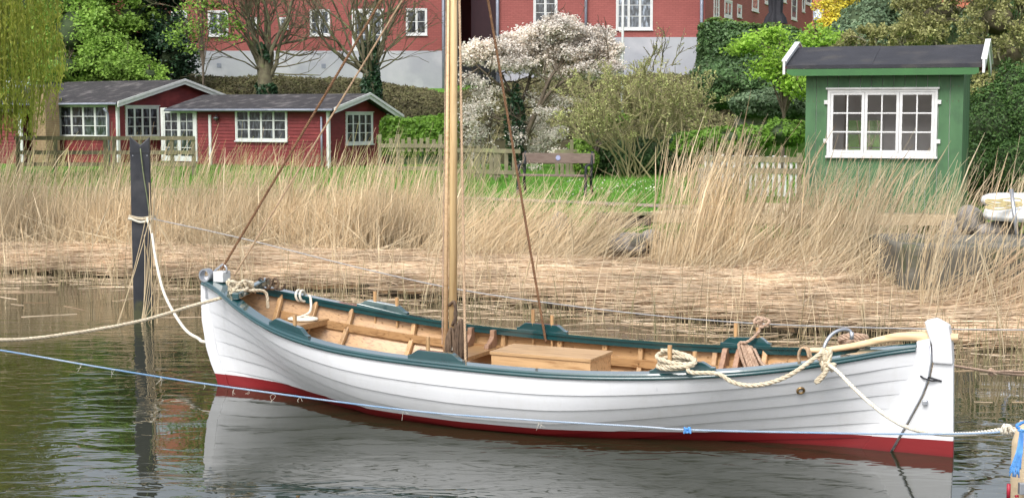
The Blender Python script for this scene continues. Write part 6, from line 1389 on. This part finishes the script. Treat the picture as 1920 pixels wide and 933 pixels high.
# pointed hedge, right trees
shrub("clipped_hedge", "pointed pale green clipped hedge rising behind the cabin roof", "hedge", [(1665, 30, 62, 62, 56, 2.5), (1620, 65, 62, 50, 55, 2.2), (1600, 90, 70, 40, 54, 2), (1700, 60, 60, 60, 56, 2)], 'hedge_g', 19000, .07, stem=False, shell=.12, corek=.88)
leafy_tree("yellow-flowering forsythia in front of the orange tiled roof", [(1585, 20, 42, 36, 66, 1.3), (1600, -10, 45, 30, 66, 1.3), (1565, 45, 25, 20, 65.5, .9)], 'forsythia', 9000, .075, 9, trunk_r=.06, name="forsythia_bush", core='core_b', corek=.6)
def twiggy(label, blobs, mat, nleaf, size, seed, nb=60, depth=3, name="budding_tree", bark='bark', core=None, Lr=.9, minr=.009, sprd=.55):
    E_ = [pxe(*b) for b in blobs]; c0 = np.mean([e[0] for e in E_], 0); b = np.array([c0[0], E_[0][0][1], float(terrain(c0[0], E_[0][0][1]))]); r = thing(name, label, "tree" if 'tree' in name else "shrub", b); rng = np.random.default_rng(seed); br = []; tips = []
    for (c, rad) in E_:
        k = max(3, int(nb * rad[0] * rad[2] / sum(e[1][0] * e[1][2] for e in E_)))
        for _ in range(k):
            s = c + rng.uniform(-1, 1, 3) * np.array(rad) * np.array([.8, .7, .5]) - np.array([0, 0, rad[2] * .35]); s[2] = max(s[2], b[2])
            d = (s - c) / np.array(rad) * .5 + np.array([0, 0, .8]) + rng.normal(size=3) * .3; d /= np.linalg.norm(d); grow(br, s, d, rad[2] * Lr, .028, depth, rng, sprd, .1, 3, .14, minr, .65, tips)
        for _ in range(5):
            e = c + rng.uniform(-1, 1, 3) * np.array(rad) * [.8, .6, .3]; br.append((crom([b + rng.normal(size=3) * [.25, .2, .02] - (0, 0, .2), (b + e) / 2 + rng.normal(size=3) * [.25, .2, .1], e], 3), [.024, .022, .020, .018, .016, .013, .010]))
    mb = MB(); tubes_mesh(mb, br, 5); mb.build("branches", [bark], r, world=True, fixn=False)
    tp = np.array(tips); p = tp[rng.integers(0, len(tp), nleaf)] + rng.normal(size=(nleaf, 3)) * size * .9; V, F = rand_rot_quads(p, size, .6); parts = [(V, F, 0)]
    if core: [blob_core(parts, c, rad, .42, 1, k) for k, (c, rad) in enumerate(E_)]
    V, F, mi = merge(parts); npmesh("crown", V, F, [mat] + ([core] if core else []), r, mi=mi); return r
twiggy("olive budding tree rising behind the right end of the cabin roof", [(1760, 30, 60, 50, 45, 1.5), (1720, 75, 60, 30, 44, 1.2), (1790, -20, 60, 40, 45, 1.5)], 'olive', 12000, .05, 21, nb=46, core='core_b')
twiggy("olive budding tree filling the top right corner", [(1870, 40, 60, 60, 42, 1.5), (1890, 110, 60, 55, 41, 1.5), (1930, 0, 50, 60, 42, 1.5), (1850, 170, 40, 40, 40, 1)], 'olive', 17000, .05, 22, nb=60, core='core_b')
leafy_tree("dim green crowns closing the gap behind the olive trees", [(1800, 70, 70, 60, 52, 1.2), (1700, 40, 50, 40, 58, 1.2), (1880, 60, 70, 80, 50, 1.2), (1840, 160, 40, 40, 46, 1)], 'hedge_g', 15000, .065, 77, trunk_r=.12, name="leafy_tree", corek=.7)
twiggy("low budding shrub just above the cabin ridge", [(1650, 72, 60, 22, 38, .7), (1720, 80, 50, 20, 38, .7), (1590, 85, 40, 15, 38, .6)], 'olive', 5000, .045, 23, nb=26, name="budding_shrub")
leafy_tree("dark green holly crown showing between the budding trees at top right", [(1868, 20, 34, 30, 46, 1), (1885, 60, 25, 30, 46, .9)], 'hedge', 6000, .06, 12, name="holly_tree")
shrub("yew_hedge", "dark green yew hedge right of the cabin", "hedge", [(1850, 255, 55, 95, 30, .9), (1905, 230, 55, 110, 30, .9), (1830, 320, 40, 50, 29, .7), (1900, 320, 50, 60, 28.5, .8), (1960, 260, 60, 120, 30, 1)], 'yew', 42000, .036, shell=.3, corek=.8, gap=.3, gf=2.2)
# dark bushes in the middle distance
shrub("evergreen_bush", "dark evergreen bush behind the budding shrub right of the bench", "shrub", [(1110, 290, 45, 38, 43, .9), (1160, 300, 50, 36, 43, .9), (1220, 295, 50, 36, 43, .9), (1280, 285, 45, 36, 43, .9)], 'hedge', 11000, .06, gap=.4, gf=2)
shrub("green_bush", "fresh green bush showing right behind the bench", "shrub", [(1098, 300, 26, 26, 41, .5), (1085, 275, 20, 16, 41.5, .4), (1150, 225, 30, 14, 44, .5)], 'fresh', 3500, .055, gap=.4, gf=2)
twiggy("tall budding shrub with pale yellow-green tips right of the blossom tree", [(1200, 250, 110, 55, 41, 1.2), (1180, 190, 85, 45, 41, 1.1), (1250, 200, 75, 45, 41, 1), (1120, 240, 50, 40, 41, .8)], 'bud', 8500, .033, 31, nb=95, depth=3, name="budding_shrub", bark=pm("olive_twig", (.20, .18, .09), (.27, .24, .12), 5, .8), Lr=1.1, minr=.007, sprd=.4)
twiggy("thin upright leafless saplings in front of the grey plinth", [(1245, 120, 30, 40, 50, .4), (1205, 115, 25, 35, 50, .4)], 'bud', 160, .03, 33, nb=7, depth=2, name="sapling_shrub", Lr=1.1, sprd=.3)

# ------------------------------------------------------------------ blossom tree
def blossom():
    Y = 46.0; b = P(972, 330, Y); b[2] = float(terrain(b[0], Y)); r = thing("blossom_tree", "spreading tree covered in white blossom between the mast and the flagpole", "tree", b); rng = np.random.default_rng(17); br = []
    def L(pts, r0, r1, Yo=0):
        q = crom([P(x, y, Y + dy) for x, y, dy in pts], 5); br.append((q, list(np.linspace(r0, r1, len(q))))); return q
    trunks = [[(965, 335, 0), (963, 270, 0), (968, 215, 0), (955, 170, .3), (935, 130, .6)], [(975, 335, 0), (985, 260, -.2), (1010, 200, -.4), (1030, 150, -.5), (1060, 110, -.3)], [(1005, 210, -.3), (1040, 165, -.6), (1090, 135, -.8), (1140, 115, -.6)], [(968, 215, 0), (990, 160, .5), (1000, 110, .8), (1020, 70, .8)], [(925, 330, .2), (915, 260, .3), (922, 210, .4), (905, 170, .6), (885, 150, .6)], [(1025, 165, -.4), (1045, 110, .2), (1075, 70, .5)], [(960, 180, .3), (930, 155, -.4), (890, 120, -.7)]]
    for k, t in enumerate(trunks): 
        q = L(t, .12 if k < 2 else .07, .022)
        for j in range(5, len(q), 2):
            d = rng.normal(size=3) * [.8, .8, .3] + np.array([0, 0, .45]); d /= np.linalg.norm(d); grow(br, q[j], d, .95, .025, 2, rng, .55, .2, 3, .15, .008)
    mb = MB(); tubes_mesh(mb, br, 7); mb.build("trunk", ['bark_d'], r, world=True, smooth=True, fixn=False)
    # (x,y,rx,ry,clusters)
    lay = [(1050, 55, 48, 22, 150), (1000, 78, 60, 22, 170), (940, 95, 55, 16, 110), (895, 95, 30, 14, 60), (1110, 72, 45, 18, 110), (1085, 95, 70, 24, 170), (1130, 100, 36, 22, 110), (1020, 112, 70, 22, 150), (960, 120, 45, 14, 60), (1060, 135, 60, 14, 90), (1120, 130, 45, 14, 70), (885, 110, 22, 10, 35), (890, 150, 28, 14, 45), (910, 170, 30, 10, 30), (1150, 125, 22, 12, 35),
           (900, 195, 36, 25, 60), (880, 225, 18, 30, 40), (1010, 185, 45, 12, 35), (1060, 190, 28, 8, 22), (1030, 210, 30, 12, 35), (1005, 235, 28, 16, 45), (1040, 250, 30, 14, 45), (1010, 275, 40, 16, 55), (1055, 290, 25, 12, 35), (970, 255, 20, 20, 25), (990, 310, 30, 12, 22), (905, 260, 40, 30, 55), (900, 300, 35, 20, 30)]
    P1 = []; P2 = []
    for (x, y, rx, ry, n) in lay:
        n = int(n * (1.25 if y < 150 else 1.15)); c, rad = pxe(x, y, rx * 1.05, ry * 1.15, Y + rng.uniform(-.8, .5), max(.3, rx * Y / FPX * .8)); d = rng.normal(size=(n, 3)); d /= np.linalg.norm(d, axis=1)[:, None]; cl = c + d * rng.random((n, 1)) ** .45 * np.array(rad)
        m = 26; p = (cl[:, None, :] + rng.normal(size=(n, m, 3)) * np.array([.075, .075, .055])).reshape(-1, 3)
        (P1 if y < 150 else P2).append(p)
        if y < 118: P1.append((c + (cl - c) * .96 + np.array([0, 0, .05]))[:, None, :].repeat(14, 1).reshape(-1, 3) + rng.normal(size=(n * 14, 3)) * .07)
    parts = []
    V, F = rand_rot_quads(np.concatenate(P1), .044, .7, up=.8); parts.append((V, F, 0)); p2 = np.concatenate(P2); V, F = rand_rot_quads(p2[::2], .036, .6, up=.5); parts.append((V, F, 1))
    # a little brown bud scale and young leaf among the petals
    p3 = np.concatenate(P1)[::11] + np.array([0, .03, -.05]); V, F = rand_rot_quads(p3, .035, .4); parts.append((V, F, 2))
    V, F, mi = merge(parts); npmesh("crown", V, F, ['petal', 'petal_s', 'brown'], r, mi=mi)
    p = ellip_points(1500, P(966, 240, Y - .2), (.32, .3, 1.3), .3); V, F = rand_rot_quads(p, .06, .7, nrm=p - P(966, 240, Y)); npmesh("ivy", V, F, ['ivy'], r)
blossom()

# ------------------------------------------------------------------ reeds
def stalks(n_or_base, H, lean, curve, r0, k=5, plume=.12):
    b = n_or_base; n = len(b); t = np.linspace(0, 1, k)[None, :, None]; H = H[:, None, None]; 
    d = np.stack([lean[:, 0], lean[:, 1], np.ones(n)], 1)[:, None, :]; d = d / np.linalg.norm(d, axis=2, keepdims=True)
    c = np.stack([curve[:, 0], curve[:, 1], -.25 * np.hypot(curve[:, 0], curve[:, 1])], 1)[:, None, :]
    pts = b[:, None, :] + d * t * H + c * (t ** 2) * H
    rad = (r0[:, None] * (1 - .55 * t[0, :, 0][None, :])); pl = RNG.random(n) < plume; rad[pl, -2] *= 4.0; rad[pl, -1] *= .8
    return pts, rad
def field(n, xr, y0, y1, dens=None):
    """random bases: world X range, y0(X)..y1(X)"""
    X = RNG.uniform(xr[0], xr[1], n); a = np.broadcast_to(y0(X), X.shape); b = np.broadcast_to(y1(X), X.shape); Y = a + (b - a) * RNG.random(n)
    if dens is not None: k = RNG.random(n) < dens(X, Y); X, Y = X[k], Y[k]
    return np.stack([X, Y, np.maximum(terrain(X, Y), -.35) - .03], 1)
def pxX(x, Y): return (x - 960) / FPX * Y * 1.0
def add_reeds(name, label, base, Hm, Hs, lean, lspread, cur, r, mat, plume=.12, k=5, cat="reeds"):
    n = len(base); H = np.clip(RNG.normal(Hm(base[:, 0]) if callable(Hm) else Hm, Hs, n) - base[:, 2], .3, 3.2)     # Hm is the height of the tops above the water
    cl = nz(base * [1, 1, 0], 1.1, 3)
    ln = np.stack([lean + lspread * RNG.normal(size=n) + .05 * cl, lspread * .6 * RNG.normal(size=n)], 1); cu = np.stack([cur + .10 * RNG.normal(size=n), .06 * RNG.normal(size=n)], 1)
    pts, rad = stalks(base, H, ln, cu, RNG.uniform(r * .6, r * 1.35, n), k, plume); V, F = curves_mesh(pts, rad)
    return tag(npmesh(name, V, F, [mat]), label, cat, kind='stuff')
clump = lambda X, Y: np.clip(.62 + .75 * nz(np.stack([X, Y, 0 * X], -1), 1.5, 1) + .25 * nz(np.stack([X, Y, 0 * X], -1), 5, 2), .12, 1)
STF = lambda X: np.interp(X, [-10, -5, -2, 0, 2, 4, 5.0, 5.35, 9], [26.3, 25.6, 25.0, 24.6, 23.6, 22.3, 21.4, 18.9, 18.2])   # front of the standing reeds
# left bed
add_reeds("reed_bed", "dense bed of dry standing reeds along the left bank", field(17500, (-12.5, -1.0), STF, lambda X: STF(X) + 2.7, clump), 1.12, .20, .05, .09, .05, .0047, 'reed', .06)
add_reeds("reed_bed", "taller sparse reeds standing above the dense left bed", field(3000, (-12.5, -1.0), STF, lambda X: STF(X) + 3.4, clump), 1.65, .30, .10, .08, .09, .0046, 'reed', .2)
add_reeds("reed_bed", "sparse greenish reeds on the lawn edge behind the left bed", field(1500, (-12.8, -.6), lambda X: STF(X) + 1.5, lambda X: STF(X) + 4.8, clump), 1.85, .28, .14, .11, .12, .0046, 'reed_gr', .12)
# centre bed, leaning right
add_reeds("reed_bed", "reeds leaning right beside the timber wall and bench", field(1900, (-1.5, 1.5), lambda X: STF(X) - .1, lambda X: STF(X) + 1.3, clump), 1.12, .28, .38, .20, .18, .0048, 'reed', .1)
# right bed, tall
add_reeds("reed_bed", "dense lower reeds in front of the deck posts", field(6200, (2.2, 5.25), lambda X: np.minimum(STF(X), 22.2), lambda X: 23.9 + 0 * X, lambda X, Y: clump(X, Y) * np.clip((X - 1.9) / 1.2,   .2, 1)), .66, .14, .06, .07, .06, .0048, 'reed', .05)
add_reeds("reed_bed", "tall dry reeds in front of the deck and green cabin", field(1750, (2.1, 5.5), lambda X: np.minimum(STF(X), 22.2), lambda X: 23.9 + 0 * X, lambda X, Y: clump(X, Y) * np.clip((X - 2.0) / 1.0, .3, 1)), lambda X: np.interp(X, [2.3, 3.0, 4.2, 5.2], [2.1, 2.0, 1.7, 1.5]), .34, .10, .055, .12, .0048, 'reed', .28)
add_reeds("reed_bed", "thinner tall reeds between the cabin corner and the quay block", field(520, (5.0, 8.2), lambda X: 21.8 + 0 * X, lambda X: 23.4 + 0 * X, clump), 1.75, .30, .18, .10, .14, .0046, 'reed', .12)
add_reeds("reed_bed", "scattered tall stalks in front of the quay block at right", field(380, (5.0, 8.0), lambda X: 18.3 + 0 * X, lambda X: 19.3 + 0 * X, clump), 1.3, .40, .05, .07, .08, .0050, 'reed', .1)
# fallen mat
def reed_mat():
    nx, ny = 150, 26; X = np.linspace(-13, 9.5, nx); rows = []
    sh_ = shoreY(X); bk = STF(X) + .9; V = np.zeros((ny, nx, 3))
    for j in range(ny):
        f = j / (ny - 1); Y = sh_ + .0 + (bk - sh_) * f; h = .07 + .17 * np.sin(pi * min(1, f * 1.15 + .06)) ** .8 + .10 * f; V[j] = np.stack([X, Y + (.38 * nz(np.stack([X, 0 * X, 0 * X], -1), 1.6, 2) + .22 * nz(np.stack([X, 0 * X, 0 * X], -1), 4.3, 7) + .1 * nz(np.stack([X, 0 * X, 0 * X], -1), 11, 9)) * (1 - f) ** 2, h * np.interp(X, [4.6, 5.6], [1, .35]) * (1 if j else .35) + .055 * nz(np.stack([X, Y, 0 * X], -1), 1.3) + .03 * nz(np.stack([X, Y, 0 * X], -1), 3.5, 2)], 1)
    lo = V[0].copy(); lo[:, 2] = -.12; lo[:, 1] += .25; A = np.concatenate([lo[None], V]); c = nx; i = np.arange(ny)[:, None] * c + np.arange(c - 1)[None, :]; F = np.stack([i, i + 1, i + c + 1, i + c], -1).reshape(-1, 4)
    mi = np.zeros(len(F), int); mi[:c - 1] = 1; mi[c - 1:2 * (c - 1)] = (RNG.random(c - 1) < .4)
    tag(npmesh("reed_litter", A.reshape(-1, 3), F, ['mat_base', 'matfront'], mi=mi, smooth=True), "matted brown reed litter along the water's edge", "reed litter", kind='stuff')
    n = 27000; ii = RNG.random(n) ** .85 * (ny - 1.01); jj = RNG.random(n) * (nx - 1.01); i0 = ii.astype(int); j0 = jj.astype(int); p = V[i0, j0] * (1 - (ii - i0))[:, None] + V[i0 + 1, j0] * (ii - i0)[:, None]; p[:, 0] += RNG.uniform(-.08, .08, n)
    ang = RNG.normal(0, .16, n) + .22 * nz(p * [1, 1, 0], .9, 4) + (RNG.random(n) < .25) * RNG.normal(0, .55, n); Lh = RNG.uniform(.35, 1.05, n); k = 4; t = np.linspace(-1, 1, k)[None, :]
    z = RNG.random(n) ** 1.5 * .10; tilt = RNG.normal(0, .035, n)
    # at the right the fallen stalks sweep up into the standing ones
    sw = np.clip((p[:, 0] - 1.0) / 4, 0, 1) * np.clip((ii / ny - .45) * 2, 0, 1)
    pts = np.stack([p[:, 0, None] + np.cos(ang)[:, None] * Lh[:, None] * t, p[:, 1, None] + np.sin(ang)[:, None] * Lh[:, None] * t, p[:, 2, None] + z[:, None] + .02 + tilt[:, None] * t * Lh[:, None] + (sw * RNG.uniform(.1, .6, n))[:, None] * np.maximum(0, t + .4) ** 2 * Lh[:, None] + RNG.normal(0, .008, (n, k))], -1)
    V2, F2 = curves_mesh(pts, np.full((n, k), 1.0) * RNG.uniform(.003, .0062, (n, 1))); tag(npmesh("fallen_reeds", V2, F2, ['reed_mat']), "layer of fallen pale reed stalks lying along the bank", "reeds", kind='stuff')
reed_mat()
# leaning, half-fallen stalks between mat and standing reeds
def leaning():
    b1 = field(1700, (-2.0, 5.2), lambda X: STF(X) - 1.6, lambda X: STF(X) + .2, clump); b1 = b1[~((b1[:, 0] > .9) & (b1[:, 0] < 2.3) & (RNG.random(len(b1)) < .75))]; n = len(b1)
    pts, rad = stalks(b1, RNG.uniform(1.0, 2.2, n), np.stack([RNG.normal(1.1, .45, n), RNG.normal(0, .25, n)], 1), np.stack([RNG.normal(-.15, .15, n), RNG.normal(0, .05, n)], 1), RNG.uniform(.0032, .0056, n), 5, .05); V, F = curves_mesh(pts, rad); tag(npmesh("leaning_reeds", V, F, ['reed']), "half-fallen reed stalks leaning to the right above the mat", "reeds", kind='stuff')
    b2 = field(1500, (-12, -2), lambda X: STF(X) - 1.0, lambda X: STF(X) + .6, clump); n = len(b2)
    pts, rad = stalks(b2, RNG.uniform(.8, 1.7, n), np.stack([RNG.normal(.2, 1.1, n), RNG.normal(0, .4, n)], 1), np.stack([RNG.normal(0, .3, n), RNG.normal(0, .1, n)], 1), RNG.uniform(.004, .007, n), 5, .05); V, F = curves_mesh(pts, rad); tag(npmesh("leaning_reeds", V, F, ['reed']), "crossed bent reed stalks at the front of the left bed", "reeds", kind='stuff')
leaning()
# stubs and single stalks standing in the water
def waterstalks():
    b = field(6200, (-12.5, 9.0), lambda X: shoreY(X) - np.interp(X, [-12, -4, 0, 4, 9], [3.6, 3.2, 3.0, 2.4, 1.6]), lambda X: shoreY(X) + .15, lambda X, Y: np.clip(.25 + .75 * (Y - shoreY(X) + 3.2) / 3.2, .08, 1) * clump(X, Y)); b = b[~((np.abs(b[:, 0] - pxX(270, 19.5)) < .14) & (np.abs(b[:, 1] - 19.4) < .25))]
    n = len(b); b[:, 2] = -.3; H = .3 + RNG.gamma(2.0, .10, n); pts, rad = stalks(b, H, RNG.normal(0, .07, (n, 2)), RNG.normal(0, .05, (n, 2)), RNG.uniform(.0035, .0075, n), 3, 0); V, F = curves_mesh(pts, rad); tag(npmesh("reed_stubs", V, F, ['reed_wet']), "broken reed stubs standing in the shallow water", "reeds", kind='stuff')
    b = field(800, (-12.5, 8.5), lambda X: shoreY(X) - 1.0, lambda X: shoreY(X) + .6, clump); n = len(b); b[:, 2] = -.2; pts, rad = stalks(b, RNG.uniform(.8, 1.7, n), RNG.normal(.0, .13, (n, 2)), RNG.normal(0, .12, (n, 2)), RNG.uniform(.004, .0065, n), 5, .06); V, F = curves_mesh(pts, rad); tag(npmesh("reed_stalks", V, F, ['reed']), "single tall reed stalks rising from the water's edge", "reeds", kind='stuff')
    # handful caught on the post and by the stern
    pl = []; c = G(270, 597, 0)
    for k in range(16):
        a = P(random.uniform(222, 300), random.uniform(600, 632), 18.9); e = P(random.uniform(262, 300), random.uniform(290, 480), 19.05); 
        if k % 3 == 0: a, e = P(random.uniform(262, 290), 605, 19.0), P(random.uniform(270, 345), random.uniform(470, 520), 19.0)
        a[2] = -.03; pl.append([a * (1 - t) + e * t + np.array([.02 * sin(t * 3), -.08, 0]) for t in np.linspace(0, 1, 5)])
    V, F = curves_mesh(np.array(pl), np.full((16, 5), .0062)); tag(npmesh("post_reeds", V, F, ['reed']), "few dry stalks leaning against the black mooring post", "reeds", kind='stuff')
waterstalks()
def floating():
    n = 520; X = RNG.uniform(-12, 8, n); Y = shoreY(X) - RNG.gamma(1.3, .8, n); k = Y > 11.5; X, Y = X[k], Y[k]; k = ~((X > -3.4) & (X < 4.2) & (Y < 15.8)); X, Y = X[k], Y[k]; n = len(X)
    a = RNG.normal(0, .5, n); L = RNG.uniform(.05, .5, n); t = np.linspace(-1, 1, 3)[None, :]
    pts = np.stack([X[:, None] + np.cos(a)[:, None] * L[:, None] * t, Y[:, None] + np.sin(a)[:, None] * L[:, None] * t, .003 + 0 * t * L[:, None]], -1); V, F = curves_mesh(pts, np.full((n, 3), .0045)); tag(npmesh("floating_reeds", V, F, ['reed_mat']), "broken bits of reed floating on the water", "reeds", kind='stuff')
floating()
# lawn grass
def lawn():
    n = 52000; X = RNG.uniform(-13, 9, n); Y = BANKY(X) - .7 + RNG.random(n) ** 1.2 * 24; k = np.abs(Y - np.interp(X, [-16, -4, 0, 2.6, 5], [36.5, 33.5, 30.3, 28.4, 27.6]) - .15 * np.sin(X * .9)) > RNG.uniform(.35, .6, n); X, Y = X[k], Y[k]; n = len(X); b = np.stack([X, Y, terrain(X, Y) - .01], 1)
    h = RNG.uniform(.05, .13, (n, 1)); a = RNG.random(n) * pi; w_ = np.stack([np.cos(a), np.sin(a), 0 * a], 1) * .018; tip = b + np.concatenate([RNG.normal(0, .03, (n, 2)), h], 1)
    V = np.stack([b - w_, b + w_, tip], 1).reshape(-1, 3); F = np.arange(3 * n).reshape(-1, 3); tag(npmesh("grass", V, F, ['grassb']), "short green lawn grass", "grass", kind='stuff')
    n = 260; X = RNG.uniform(1, 5.5, n); Y = RNG.uniform(31, 38, n); p = np.stack([X, Y, terrain(X, Y) + .10], 1); V, F = rand_rot_quads(p, .022, .9, up=2); tag(npmesh("daisies", V, F, ['petal']), "tiny white daisies scattered over the lawn", "flowers", kind='stuff')
lawn()
